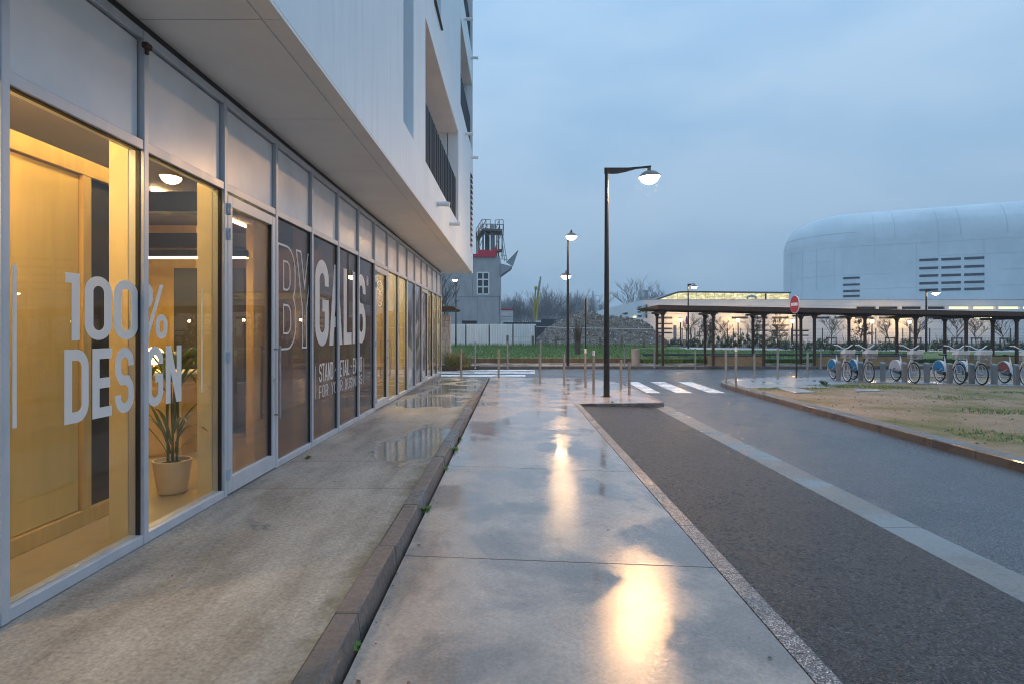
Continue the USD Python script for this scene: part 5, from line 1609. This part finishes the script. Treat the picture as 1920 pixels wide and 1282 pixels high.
# cladding joints: thin strips lying in the shell, some missing and staggered
rj = random.Random(11)
for z, jn in ((6.9, 1), (9.3, 1), (11.9, 1), (14.6, 1), (17.0, 1), (19.6, 1)):
    s_ = -17.0
    while s_ < 60:
        L = rj.uniform(7, 15)
        if rj.random() < .8:
            pts = []
            for q_ in np.linspace(s_, s_ + L, 10):
                pc, nn = shell_point(q_, z)
                pts.append(pc)
            obj('joint_line', MB().tube(np.array(pts), .023, 4, False), m_joint, arena)
        s_ += L + .3
for s_ in np.arange(-16, 60, 3.1):
    z0, z1 = rj.choice(((5.8, 11.9), (9.3, 17.0), (5.8, 17), (14.6, 23.2), (17.8, 23.8), (11.9, 23.6)))
    pts = [shell_point(s_ + rj.uniform(-.02, .02), z)[0] for z in np.linspace(z0, z1, 14)]
    obj('joint_line', MB().tube(np.array(pts), .024, 4, False), m_joint, arena)


def ray_face(u, v):
    d = np.array([(u - U0) / F, 1.0, (V0 - v) / F])
    n_ = np.array([nI[0], nI[1], 0])
    t_ = np.dot(np.array([A1[0], A1[1], 0]) - np.array([0, 0, CAM_Z]), n_) / np.dot(d, n_)
    return np.array([0, 0, CAM_Z]) + d * t_


def louvre(u0, v0, u1, v1, th):
    a, b = ray_face(u0, v0), ray_face(u1, v1)
    sa, sb = np.dot(a[:2] - A1, dR), np.dot(b[:2] - A1, dR)
    z = (a[2] + b[2]) / 2
    h = th * (np.linalg.norm(a) / F) * .5
    mb_ = MB()
    cuts = np.linspace(sa, sb, 2 if sa >= 0 else 7)
    for s0_, s1_ in zip(cuts[:-1], cuts[1:]):
        pts = []
        for s_ in (s0_, s1_):
            pc, nn = shell_point(s_, z)
            for dz in (-h, h):
                for o in (.06, -.4):
                    pts.append((pc[0] + nn[0] * o, pc[1] + nn[1] * o, z + dz))
        mb_.mesh(Manifold.hull_points(np.array(pts)))
    obj('louvre', mb_, m_louvre, arena)


for (u0, u1, vs) in ((1723.7, 1759, (487.6, 503, 517.3, 531.3, 544)), (1765, 1801.5, (486.2, 501.5, 516.3, 530.3, 543)), (1808, 1845.5, (484.3, 499.8, 515, 529.2, 542))):
    for v in vs:
        sl = (544 - v) * .035
        louvre(u0, v + sl * .5, u1, v - sl * .5, 3.6)
for v in (521.5, 534, 546, 555.5):
    louvre(1581, v + .4, 1612, v - .3, 3.2)

# ------------------------------------------------------------------ building site on the left
tw = thing('concrete_tower', 'grey concrete tower under construction with a white window grid', 'building')
TY = 85.0
tq = F / TY
tx = lambda u: (u - U0) / tq
tz = lambda v: CAM_Z + (V0 - v) / tq
face = sbox(tx(860), 0, tx(937.5), tz(481))
hole = sbox(tx(896), tz(551.5), tx(915.5), tz(512))
hole2 = sbox(tx(866.5), tz(609), tx(894), tz(601.5))
low = sbox(tx(800), 0, tx(937.5), tz(557.3)).difference(hole2)
hi_ = sbox(tx(886), tz(556.6), tx(937.8), tz(481)).difference(hole)
hl = sbox(tx(800), tz(556.6), tx(885.7), tz(500))
obj('wall', MB().poly(hi_, TY, TY + .35, lambda a, b, h: (a, h, b)), m_concrete, tw)
obj('wall', MB().poly(hl, TY + .02, TY + .35, lambda a, b, h: (a, h, b)), m_concrete, tw)
for a, b in ((800, 866.2), (866.4, 894.8), (895.1, 935.4)):
    obj('wall', MB().poly(low.intersection(sbox(tx(a), -1, tx(b), 30)), TY - .02 if a > 870 else TY + .01, TY + .35, lambda a_, b_, h: (a_, h, b_)), m_concrete, tw)
obj('wall', MB().box(tx(936), tx(937.4), TY + .36, TY + 9, 0, tz(481)).box(tx(800), tx(935.9), TY + 8.7, TY + 9, 0, tz(481)).box(tx(886), tx(937.3), TY + .36, TY + 9, tz(481) - .3, tz(481) - .02), m_concrete, tw)
win = group_part('window', tw)
wf = MB()
for u in (895, 905.6, 916.4):
    wf.box(tx(u) - .10, tx(u) + .10, TY - .06, TY + .2, tz(552.4), tz(511))
for v in (511.5, 524.5, 538, 552):
    for a, b in ((896.3, 904.4), (906.9, 915.2)):
        wf.box(tx(a), tx(b), TY - .058, TY + .2, tz(v) - .10, tz(v) + .10)
obj('frame', wf, m_whitecap, win)
for (a, b) in ((896.3, 904.4), (906.9, 915.2)):
    for (c, d) in ((524.5, 511.5), (538, 524.5), (552, 538)):
        obj('pane', MB().box(tx(a), tx(b), TY + .05, TY + .08, tz(c) + .11, tz(d) - .11), m_louvre, win)
obj('opening', MB().box(tx(866.5), tx(894), TY + .36, TY + .5, tz(609), tz(601.5)), m_louvre, tw)
# cantilevered platform on the right flank
cp = lambda x_, y_: (tx(850 + x_ / 4.274), tz(400 + y_ / 4.274))
pf = Polygon([cp(378, 405), cp(470, 428), cp(462, 440), cp(378, 500)])
obj('platform', MB().poly(pf, TY - .3, TY + 3.0, lambda a, b, h: (a, h, b)), m_galv, tw)
gd = MB()
gd.poly(Polygon([cp(425, 398), cp(518, 302), cp(472, 428)]), TY - .3, TY - .24, lambda a, b, h: (a, h, b))
for (a, b) in (((425, 398), (520, 300)), ((520, 300), (474, 430)), ((378, 340), (425, 345)), ((378, 370), (440, 375)), ((450, 372), (496, 365)), ((425, 340), (425, 398))):
    pa, pb = cp(*a), cp(*b)
    gd.tube([(pa[0], TY - .32, pa[1]), (pb[0], TY - .32, pb[1])], .05, 5)
obj('guard_rail', gd, m_galv, tw)
# red beam and formwork tower on top
sc = thing('scaffold_tower', 'formwork scaffold with rails and red skirting on the tower roof', 'scaffold')
obj('red_beam', MB().box(tx(884), tx(930), TY - .25, TY - .05, tz(482.5), tz(477)).box(tx(884), tx(930), TY + 3.5, TY + 3.7, tz(481.5), tz(477)), m_red, sc)
obj('red_mesh', MB().poly(Polygon([cp(190, 332), cp(198, 292), cp(300, 298), cp(325, 282), cp(348, 268), cp(346, 332)]), TY + .05, TY + .12, lambda a, b, h: (a, h, b)), m_red, sc)
pts_ = MB()
for x_ in (183, 200, 232, 255, 300, 322, 345, 360, 388):
    for dy in (.3, 3.2):
        pa, pb = cp(x_, 345), cp(x_ + 2, 140 if 190 < x_ < 385 else 150)
        pts_.tube([(pa[0], TY + dy, pa[1]), (pb[0], TY + dy, pb[1])], .07, 5)
obj('posts', pts_, m_scaf, sc)
pa, pb = cp(296, 342), cp(330, 75)
obj('column_form', MB().box(pa[0], pb[0], TY + 1.0, TY + 1.8, pa[1], pb[1], .03), m_galv, sc)
obj('column_form', MB().box(cp(250, 0)[0], cp(286, 0)[0], TY + 1.6, TY + 2.2, cp(0, 342)[1], cp(0, 120)[1], .03), m_scaf, sc)
dk_ = MB()
dk_.poly(Polygon([cp(183, 205), cp(232, 140), cp(232, 128), cp(183, 195)]), TY - .2, TY + 3.6, lambda a, b, h: (a, h, b))
dk_.poly(Polygon([cp(232, 140), cp(392, 148), cp(392, 134), cp(232, 126)]), TY - .2, TY + 3.6, lambda a, b, h: (a, h, b))
dk_.poly(Polygon([cp(345, 310), cp(392, 300), cp(392, 286), cp(345, 296)]), TY - .2, TY + 1.6, lambda a, b, h: (a, h, b))
obj('deck', dk_, m_scaf, sc)
rl = MB()
for dy in (-.2, 3.5):
    for a, b in (((230, 52), (296, 54)), ((335, 58), (400, 56)), ((183, 130), (230, 52)), ((400, 56), (398, 150)), ((230, 52), (232, 130)), ((296, 54), (296, 130)), ((262, 54), (262, 130)), ((335, 58), (338, 135)), ((368, 58), (368, 138)),
                 ((183, 130), (183, 205)), ((200, 102), (200, 180)), ((215, 78), (215, 160)), ((230, 90), (296, 92)), ((335, 95), (400, 95)), ((183, 168), (230, 92)), ((262, 54), (232, 120)), ((368, 60), (340, 130))):
        pa, pb = cp(*a), cp(*b)
        rl.tube([(pa[0], TY + dy, pa[1]), (pb[0], TY + dy, pb[1])], .05, 5)
obj('rails', rl, m_scaf, sc)
br = MB()
for a, b in (((392, 150), (426, 370)), ((386, 190), (412, 385)), ((246, 145), (285, 185)), ((183, 345), (255, 150)), ((300, 345), (388, 160))):
    pa, pb = cp(*a), cp(*b)
    br.tube([(pa[0], TY + .2, pa[1]), (pb[0], TY + .2, pb[1])], .06, 5)
obj('braces', br, m_galv, sc)

# corrugated hoarding in front
HYY = 58.0
ed = [829.5, 873.4, 917.4, 961.8, 1003.5]
hd = thing('site_hoarding', 'white corrugated sheet hoarding around the building site', 'fence')


def corr(x0, x1, place, zt=2.42, zb=.2):
    n_ = max(2, int((x1 - x0) / .23))
    xs_, ys_ = [], []
    for i in range(n_):
        for f_, d in ((0, 0), (.36, 0), (.5, .10), (.86, .10)):
            xs_.append(x0 + (i + f_) * (x1 - x0) / n_)
            ys_.append(d)
    xs_.append(x1)
    ys_.append(0)
    V_, F_ = [], []
    for i, (a, d) in enumerate(zip(xs_, ys_)):
        V_ += [place(a, d, zb), place(a, d, zt)]
        if i:
            F_.append((2 * i - 2, 2 * i, 2 * i + 1, 2 * i - 1))
    return MB().add(V_, F_)


for a, b in zip(ed[:-1], ed[1:]):
    obj('sheet', corr((a - U0) / F * HYY + .06, (b - U0) / F * HYY - .06, lambda x_, d, z: (x_, HYY - d, z)), m_hoard, hd)
xr = (1003.5 - U0) / F * HYY
for y0 in (58.1, 60.5, 62.9):
    obj('sheet', corr(y0 + .05, y0 + 2.35, lambda y_, d, z: (xr + d, y_, z)), m_hoard, hd)
for u in ed:
    xx = (u - U0) / F * HYY
    obj('post', MB().box(xx - .05, xx + .05, HYY + .0, HYY + .12, .1, 2.3), m_black, hd)

# white site hut with red roof edge; dark screens
t = thing('site_hut', 'small white site building with red roof edge beside the tower', 'building')
Yh = 96.0
a, b = px(936, 608, Yh), px(962, 582, Yh)
obj('wall', MB().box(a[0], b[0], Yh, Yh + 5, 0, b[2]), m_lowwall, t)
obj('roof', MB().box(a[0] - .1, b[0] + .1, Yh - .1, Yh + 5.1, b[2] + .001, b[2] + .25), m_red, t)
obj('railing', MB().box(a[0], b[0], Yh - .05, Yh - .01, px(0, 594, Yh)[2], px(0, 593, Yh)[2]).box(a[0], b[0], Yh - .05, Yh - .01, px(0, 599, Yh)[2], px(0, 598.3, Yh)[2]), m_galv, t)
t = thing('site_screen', 'dark blue grey site screen with a rail left of the mound', 'fence')
for i, (ua, ub, va, Y_) in enumerate(((943, 980, 604.5, 72), (980, 1017, 604.5, 72), (1014, 1040, 598.5, 80), (1040, 1066, 598.5, 80))):
    a, b = px(ua, va, Y_), px(ub, va, Y_)
    obj('panel', MB().box(a[0] + .03, b[0] - .03, Y_, Y_ + .1, 0, a[2]), m_dkblue, t)
    obj('rail', MB().box(a[0], b[0], Y_ - .02, Y_ + .03, a[2] + .35, a[2] + .41), m_galv, t)

# telescopic crane
cr = thing('mobile_crane', 'yellow telescopic crane with dark upper boom above the trees', 'crane')
Yc = 92.0
seg = lambda a, b, r0, r1, mm, nm: obj(nm, MB().tube([px(*a, Yc), px(*b, Yc)], [r0, r1], 4), mm, cr)
seg((1004.5, 604), (1009.5, 546), .21, .18, m_yellow, 'boom')
seg((1009.6, 546), (1013.8, 519), .20, .12, m_galv, 'boom')
seg((1000, 600), (1004.4, 541), .13, .11, m_yellow, 'boom')
a = px(1004.4, 541, Yc)
obj('boom_head', MB().box(a[0] - .22, a[0] + .26, Yc - .22, Yc + .22, a[2] - .2, a[2] + .3, .04), m_yellow, cr)
a = px(1005, 604, Yc)
obj('carrier', MB().box(a[0] - 3.5, a[0] + 3.5, Yc - 1.2, Yc + 1.2, .6, 1.7, .1), m_yellow, cr)
a = px(1011, 602, Yc)
obj('cab', MB().mesh(Manifold.hull_points(np.array([(a[0] - .6 + x_, Yc - 1.3 + y_, z_) for y_ in (0, 1.4) for x_, z_ in ((0, 1.71), (0, 3.4), (1.6, 3.4), (2.1, 2.5), (2.1, 1.71))]))), m_whitecap, cr)
wh = MB()
for i in range(4):
    wh.lathe([(0, 0), (.55, 0), (.6, .1), (.6, .35), (0, .4)], (a[0] - 3.4 + i * 1.7, Yc - 1.6, .6 - .05), 14, 'y')
obj('wheels', wh, m_tyre, cr)

# rubble mound
NXm, NYm = 84, 40
gx = np.linspace(1.2, 17.2, NXm)
gyy = np.linspace(58.6, 74, NYm)
Gx, Gy = np.meshgrid(gx, gyy, indexing='ij')
sil_u = np.array([985, 1005, 1030, 1060, 1075, 1091, 1110, 1130, 1150, 1175, 1197, 1212, 1228, 1240])
sil_v = np.array([646, 640, 619, 601, 594, 588.5, 592, 598, 598.5, 602, 604.5, 612, 627, 646])
ridge = CAM_Z + (V0 - np.interp(U0 + Gx / 66.0 * F, sil_u, sil_v)) / F * 66.0
prof_y = np.exp(-((Gy - 66.3) / 3.6) ** 2)
Z = .12 + np.maximum(ridge - .12, 0) * np.clip(prof_y * 1.03, 0, 1)
nz = meshkit.fbm(np.stack([Gx.ravel() * .9, Gy.ravel() * .9, Z.ravel() * .9], 1)).reshape(Z.shape) if hasattr(meshkit, 'fbm') else 0
Z = Z + nz * .35 * np.clip((Z - .1) * 1.2, 0, 1) + NR.normal(0, .035, Z.shape) * (Z > .3)
mound = thing('rubble_mound', 'big heap of earth and broken rubble beyond the lawn', 'rubble heap')
Vm = np.stack([Gx.ravel(), Gy.ravel(), Z.ravel()], 1)
Fm = []
for i in range(NXm - 1):
    for j in range(NYm - 1):
        Fm.append((i * NYm + j, (i + 1) * NYm + j, (i + 1) * NYm + j + 1, i * NYm + j + 1))
obj('earth', MB().add(Vm, Fm), m_rub, mound, smooth=50)
sm = MB()
base_s = np.array(trimesh.creation.icosphere(0, 1.0).vertices)
face_s = np.array(trimesh.creation.icosphere(0, 1.0).faces)
for q_ in range(3400):
    i, j = NR.randint(1, NXm - 1), NR.randint(0, int(NYm * .62))
    if Z[i, j] < .2:
        continue
    hgt = Z[i, j]
    s0 = abs(NR.normal(0, .09)) + .05
    sc_ = s0 * NR.uniform(.5, 1.5, 3)
    v_ = base_s * sc_ * NR.uniform(.75, 1.25, (12, 1))
    a = NR.uniform(0, 6.28)
    Rz = np.array([[math.cos(a), -math.sin(a), 0], [math.sin(a), math.cos(a), 0], [0, 0, 1]])
    f1, f2 = NR.uniform(0, 1, 2)
    sm.add(v_ @ Rz.T + [Gx[i, j] + f1 * .19, Gy[i, j] + f2 * .39, hgt + .02], face_s)
obj('rubble', sm, m_stone, mound, kind='stuff')
# posts with wire in front of the mound
wf = thing('wire_fence', 'weathered wooden posts with thin wires in front of the mound', 'fence')
last = None
for (x_, y0_, y1_) in ((67, 750, 845), (343, 755, 870), (597, 762, 880), (850, 765, 885), (1080, 770, 890), (1315, 770, 895), (1558, 785, 890), (1790, 790, 890), (2000, 795, 890)):
    u, v0_, v1_ = 940 + x_ / 5.827, 500 + y0_ / 5.827, 500 + y1_ / 5.827
    Y_ = 52.0
    a = px(u, v0_, Y_)
    obj('post', MB().box(a[0] - .11, a[0] + .11, Y_ - .1, Y_ + .1, .15, a[2], .02), m_scaf, wf)
    if last is not None:
        for dz in (.15, .55):
            obj('wire', MB().tube([(last[0], Y_ - .11, last[2] - dz), (a[0], Y_ - .11, a[2] - dz)], .008, 4), m_galv, wf)
    last = a
a, b = px(1005, 613, 57), px(1230, 616.5, 57)
t = thing('rope_barrier', 'pale rope strung across in front of the mound', 'rope')
obj('rope', MB().tube([a, (a + b) / 2 - [0, 0, .05], b], .022, 5), m_whitecap, t)
for q_ in (a, b):
    obj('stake', MB().box(q_[0] - .03, q_[0] + .03, 56.97, 57.03, .15, q_[2] + .05), m_scaf, t)

# pylon
py_ = thing('power_pylon', 'lattice power pylon far behind the bare trees', 'pylon', (151.2 / F * 320, 320, 0))
mbp = MB()
Hp = 24.5
for sx_ in (-1, 1):
    for sy_ in (-1, 1):
        mbp.tube([(1.9 * sx_, 1.9 * sy_, 0), (.7 * sx_, .7 * sy_, Hp * .72), (.12 * sx_, .12 * sy_, Hp)], .12, 4)
for i in range(9):
    z0, z1 = Hp * .1 * i, Hp * .1 * (i + 1)
    w0, w1 = 1.9 - 1.2 * min(1, z0 / (Hp * .72)), 1.9 - 1.2 * min(1, z1 / (Hp * .72))
    mbp.tube([(-w0, -w0, z0), (w1, -w1, z1)], .07, 4)
    mbp.tube([(w0, -w0, z0), (-w1, -w1, z1)], .07, 4)
obj('lattice', mbp, m_galv, py_)
obj('cross_arm', MB().tube([(-4, 0, Hp * .74), (0, 0, Hp * .78), (5.5, 0, Hp * .74)], .12, 4).tube([(-3, 0, Hp * .88), (0, 0, Hp * .91), (4, 0, Hp * .88)], .12, 4).tube([(0, 0, Hp * .6), (5, 0, Hp * .58)], .12, 4), m_galv, py_)

# ------------------------------------------------------------------ trees


def branch_tree(h, seed, r0, spread=.55, depth=5, first=.25, n0=5, up=.55, twig=.012, mult=3, sides=4):
    """(trunk mesh, crown mesh) of a bare tree."""
    r_ = random.Random(seed)
    trunk, crown = MB(), MB()

    def grow(p, d, L, rad, lev):
        n_ = 3
        pts, q = [p], p
        dd = d
        for i in range(n_):
            dd = dd + np.array([r_.gauss(0, .10), r_.gauss(0, .10), r_.gauss(.03, .06)])
            dd /= np.linalg.norm(dd)
            q = q + dd * L / n_
            pts.append(q)
        (trunk if lev == 0 else crown).tube(pts, np.linspace(rad, max(rad * .62, twig * .6), n_ + 1), 6 if lev < 2 else 3, False)
        if lev >= depth:
            return
        k_ = mult if lev else n0
        for i in range(k_):
            t_ = first + (1 - first) * (i + r_.random() * .8) / k_ if lev == 0 else .3 + .7 * (i + r_.random()) / k_
            t_ = min(t_, 1)
            f_ = t_ * n_
            j = min(int(f_), n_ - 1)
            b0 = np.array(pts[j]) * (1 - (f_ - j)) + np.array(pts[j + 1]) * (f_ - j)
            az = r_.random() * 6.28
            side = np.array([math.cos(az), math.sin(az), 0])
            nd = dd * up + side * spread + np.array([0, 0, .22])
            nd /= np.linalg.norm(nd)
            grow(b0, nd, L * r_.uniform(.48, .72) * (1.0 if lev else (1.25 - .55 * t_)), max(rad * .5, twig), lev + 1)
    grow(np.array([0, 0, 0.0]), np.array([r_.gauss(0, .03), r_.gauss(0, .03), 1.0]), h * .62, r0, 0)
    return trunk, crown


def make_tree(name, label, loc, h, seed, r0, bark, group=None, cat='tree', **k):
    t = thing(name, label, cat, loc, 0, group)
    tr, cr_ = branch_tree(h, seed, r0, **k)
    obj('trunk', tr, bark, t, smooth=50)
    obj('crown', cr_, bark, t)
    return t


wood = []
for s in range(4):
    u = [968, 1000, 1040, 1085][s]
    wood.append(make_tree('bare_tree', 'bare winter tree in the far wood behind the mound', ((u - U0) / F * 128, 128, 0), 8.8 + s * .4, 50 + s, .16, m_barkhazed, 'bare trees of the far wood', depth=4, n0=9, mult=4, twig=.020, spread=.42, up=.7, first=.12))
rt = random.Random(21)
for i in range(26):
    u = 940 + i * 6.9 + rt.uniform(-4, 4)
    Y_ = rt.uniform(122, 160)
    sc_ = rt.uniform(.62, 1.02) * (1.0 if i % 5 else 1.15) * Y_ / 128
    dup(wood[i % 4], ((u - U0) / F * Y_, Y_, 0), rt.uniform(0, 360), scale=(sc_, sc_, sc_))
for (u, v, h, s, lab) in ((1182, 531, 13.2, 71, 'large bare tree rising over the white hall roof'), (1213, 541, 11.6, 72, 'smaller bare tree beside the chimney over the hall roof')):
    make_tree('bare_tree', lab, ((u - U0) / F * 128, 128, 0), h, s, .2, m_barkhazed, depth=4, n0=9, mult=4, twig=.026, spread=.55, first=.3)
# brushwood mass under the far trees
r_ = random.Random(5)
bm = MB()
for i in range(1300):
    u = r_.uniform(935, 1135)
    Y_ = r_.uniform(112, 150)
    x_ = (u - U0) / F * Y_
    h = r_.uniform(1.5, 5.5)
    bm.tube([(x_, Y_, 0), (x_ + r_.gauss(0, .4), Y_ + r_.gauss(0, .4), h * .6), (x_ + r_.gauss(0, .7), Y_, h)], [.035, .025, .012], 3, False)
obj('brushwood', bm, m_barkhazed, kind='stuff', label='grey leafless brushwood of the far wood', cat='brushwood')
# coppiced stump on the lawn behind the double lamp
t = thing('coppiced_tree', 'dark coppiced stump with thin upright shoots on the lawn', 'tree', ((1083 - U0) / F * 36, 36, .2))
tr = MB().tube([(0, 0, -.05), (.02, 0, .25), (-.02, 0, .6), (0, 0, .85)], [.20, .17, .20, .14], 10)
obj('trunk', tr, m_bark, t, smooth=50)
sh_ = MB()
r_ = random.Random(9)
for i in range(60):
    a = r_.random() * 6.28
    h = r_.uniform(.7, 1.7)
    d = r_.uniform(.02, .14)
    sh_.tube([(d * math.cos(a), d * math.sin(a), r_.uniform(.1, .8)), (d * 2 * math.cos(a), d * 2 * math.sin(a), .8 + h * .5), (d * 2.6 * math.cos(a) + r_.gauss(0, .05), d * 2.6 * math.sin(a), .8 + h)], [.012, .009, .004], 3, False)
obj('shoots', sh_, m_bark, t)
make_tree('bare_tree', 'dark bare tree against the tower, behind the stone pillar', (-5.0, 40, .2), 6.6, 81, .07, m_bark, depth=5, n0=9, mult=3, twig=.010, spread=.45, first=.1)
# young bare trees on stakes near the hall
yt = ((1559, 594, 660, 55, 'young bare tree on stakes right of the no entry sign', 91), (1669, 594, 662, 55, 'young bare tree on stakes above the empty dock', 92), (1794, 592, 664, 52, 'young bare tree behind the sixth pergola pair', 93),
      (1831, 592, 664, 52, 'wide young bare tree behind the bicycles at right', 94), (1717, 595, 662, 52, 'thin young bare tree beside the fifth path lamp', 95), (1885, 590, 664, 50, 'young bare tree with long low branches at the far right', 96),
      (1300, 594, 655, 58, 'bare bushy tree beside the round blue sign', 97), (1360, 600, 655, 58, 'bare bushy tree between the second and third pergola pairs', 98))
for (u, vt, vb_, Y_, lab, s) in yt:
    zt = CAM_Z + (V0 - vt) / F * Y_
    x_ = (u - U0) / F * Y_
    t = make_tree('young_tree', lab, (x_, Y_, .2), (zt - .2) * 1.06, s, .045, m_bark, depth=4, n0=8, mult=3, twig=.012, spread=.6, first=.35)
    if s < 97:
        st_ = MB()
        for sx_ in (-.45, .45):
            st_.box(sx_ - .04, sx_ + .04, -.04, .04, 0, .95)
        st_.box(-.5, .5, -.05, -.041, .80, .92).box(-.5, .5, .041, .05, .80, .92)
        obj('stakes', st_, m_scaf, t)


def leaf_cloud(n, c, rad, seed, size, hollow=.25):
    r_ = np.random.RandomState(seed)
    V_, F_ = [], []
    cl = r_.normal(0, 1, (max(4, n // 40), 3))
    cl = cl / np.linalg.norm(cl, axis=1, keepdims=True) * r_.uniform(hollow, 1, (len(cl), 1)) ** .6
    for i in range(n):
        b0 = cl[r_.randint(len(cl))] + r_.normal(0, .17, 3)
        p_ = np.array(c) + b0 * np.array(rad)
        a = r_.normal(0, 1, 3)
        a /= np.linalg.norm(a)
        b1 = np.cross(a, r_.normal(0, 1, 3))
        b1 /= np.linalg.norm(b1)
        s_ = size * r_.uniform(.6, 1.4)
        k_ = len(V_)
        V_ += [p_ - a * s_, p_ + b1 * s_ * .45, p_ + a * s_, p_ - b1 * s_ * .45]
        F_.append((k_, k_ + 1, k_ + 2, k_ + 3))
    return np.array(V_), np.array(F_)


lt = ((1323, 590, 640, 60, 1.15, 'dark leaved tree behind the second pair of pergola posts'), (1337, 594, 640, 60, .9, 'dark leaved tree right of the second pair of posts'), (1420, 592, 640, 60, 1.0, 'dark leaved tree behind the third pair of posts'),
      (1458, 590, 645, 58, 1.15, 'dark leaved conical tree left of the no entry sign'), (1614, 594, 648, 56, 1.05, 'dark leaved tree left of the fourth path lamp'))
for i, (u, vt, vb_, Y_, w, lab) in enumerate(lt):
    zt = CAM_Z + (V0 - vt) / F * Y_ - .2
    t = thing('leafy_tree', lab, 'tree', ((u - U0) / F * Y_, Y_, .2))
    tr, cr_ = branch_tree(zt, 120 + i, .06, depth=3, n0=9, mult=3, twig=.012, spread=.6, first=.3)
    obj('trunk', tr, m_bark, t, smooth=50)
    obj('branches', cr_, m_bark, t)
    mb = MB()
    for k_ in range(5):
        f_ = k_ / 4
        mb.add(*leaf_cloud(130 - 18 * k_, (0, 0, zt * (.42 + .52 * f_)), (w * (1 - .75 * f_), w * (1 - .75 * f_), zt * .16), 300 + i * 7 + k_, .085))
    obj('crown', mb, m_leafbrown, t)
# hedge and shrubs
hg = thing('hedge', 'dark clipped hedge along the gravel path left of the sign', 'hedge')
mb = MB()
for k_, u in enumerate(np.linspace(1250, 1468, 30)):
    Y_ = 57 - (u - 1250) * .035
    zc = .2 + (.55 if u < 1300 else .95 if u > 1330 else .75)
    mb.add(*leaf_cloud(240, ((u - U0) / F * Y_, Y_, zc * .62), (.42, .55, zc * .62), 500 + k_, .075, .5))
obj('foliage', mb, m_leaf, hg)
stm = MB()
for k_, u in enumerate(np.linspace(1250, 1468, 60)):
    Y_ = 57 - (u - 1250) * .035
    stm.tube([((u - U0) / F * Y_, Y_, .1), ((u - U0) / F * Y_, Y_, .9)], .02, 3, False)
obj('stems', stm, m_bark, hg)
shrub0 = None
ush = (1475, 1492, 1512, 1530, 1546, 1562, 1574, 1590, 1604, 1622, 1640, 1655, 1672, 1690, 1707, 1726, 1745, 1762, 1780, 1800, 1822, 1842, 1858, 1878, 1896, 1912)
for i, u in enumerate(ush):
    Y_ = 46 - (i % 3) * 1.2
    loc = ((u - U0) / F * Y_, Y_, .15)
    s_ = .75 + .5 * ((i * 37) % 10) / 10
    if shrub0 is None:
        shrub0 = thing('shrub', 'loose evergreen shrub in the bed behind the pergola', 'shrub', loc, 0, 'shrubs in the bed before the white hall')
        mb = MB().add(*leaf_cloud(420, (0, 0, .55), (.5, .5, .5), 900, .06, .3))
        obj('foliage', mb, m_leaf, shrub0)
        mb = MB()
        r_ = random.Random(2)
        for q_ in range(14):
            a = r_.random() * 6.28
            d = r_.uniform(.1, .4)
            mb.tube([(0, 0, 0), (d * .6 * math.cos(a), d * .6 * math.sin(a), .5), (d * math.cos(a), d * math.sin(a), r_.uniform(.9, 1.35))], [.015, .010, .004], 3, False)
        obj('stem', mb, m_bark, shrub0)
    else:
        dup(shrub0, loc, i * 77 % 360, scale=(s_, s_, s_ * (.8 + .06 * (i % 5))))
# tall mesh fence in front of the hall
mf = thing('mesh_fence', 'tall thin wire mesh fence with dark posts before the white hall', 'fence')
YF = 62.0
us = [1279, 1287, 1295, 1303, 1312, 1364, 1375, 1388, 1402, 1484, 1542, 1642, 1692.6, 1743, 1894.7, 1945]
for u in us:
    x_ = (u - U0) / F * YF
    obj('post', MB().box(x_ - .04, x_ + .04, YF - .03, YF + .03, .1, 2.05), m_dkblue, mf)
x0_, x1_ = (1266 - U0) / F * YF, (1950 - U0) / F * YF
for z in (.5, .85, 1.2, 1.55, 1.95):
    obj('wire', MB().tube([(x0_, YF, z), (x1_, YF, z)], .009, 4), m_galv, mf)
x_ = (1265.5 - U0) / F * YF
obj('post', MB().box(x_ - .16, x_ + .16, YF - .1, YF + .1, .1, 2.35, .02), m_galv, mf)

pb = MB()
for i in range(700):
    x_, y = NR.uniform(6.9, 15), NR.uniform(5, 17)
    s_ = abs(NR.normal(0, .009)) + .006
    pb.add(base_s * s_ * NR.uniform(.6, 1.3, (1, 3)) + [x_, y, ISL - .008], face_s)
obj('pebbles', pb, m_stone, kind='stuff', label='scattered pebbles on the muddy verge', cat='pebbles')
# ------------------------------------------------------------------ small litter: fallen leaves and twigs
lf = MB()
r_ = random.Random(77)
for i in range(46):
    if i < 22:
        y = r_.uniform(2.4, 9)
        x_, z = -.80 + abs(r_.gauss(0, .05)), .016
    elif i < 34:
        x_, y, z = r_.uniform(-2.3, -1.0), r_.uniform(3, 9), .134
    else:
        x_, y = r_.uniform(-.6, 1.4), r_.uniform(2.5, 10)
        z = float(side_z(np.array(x_))) + .004
    a = r_.random() * 6.28
    s_ = r_.uniform(.008, .022)
    c_, sn = math.cos(a) * s_, math.sin(a) * s_
    lf.add([(x_ - c_, y - sn, z), (x_ + sn * .5, y - c_ * .5, z + .004), (x_ + c_, y + sn, z + .002), (x_ - sn * .5, y + c_ * .5, z + .005)], [(0, 1, 2, 3)])
obj('fallen_leaves', lf, m_leafbrown, kind='stuff', label='scattered small fallen leaves on terrace and sidewalk', cat='leaves')

# ------------------------------------------------------------------ evening haze
m_haze = usdkit.material(stage, '/World/Looks/haze_look', {'v': ('principled_volume', {'color': (0.80, 0.86, 0.93), 'density': 0.0007, 'anisotropy': 0.3})}, [], volume='v.volume')
obj('haze', MB().box(-604, 604, -64, 904, -1.25, 26), m_haze, kind='stuff', label='thin damp evening haze')
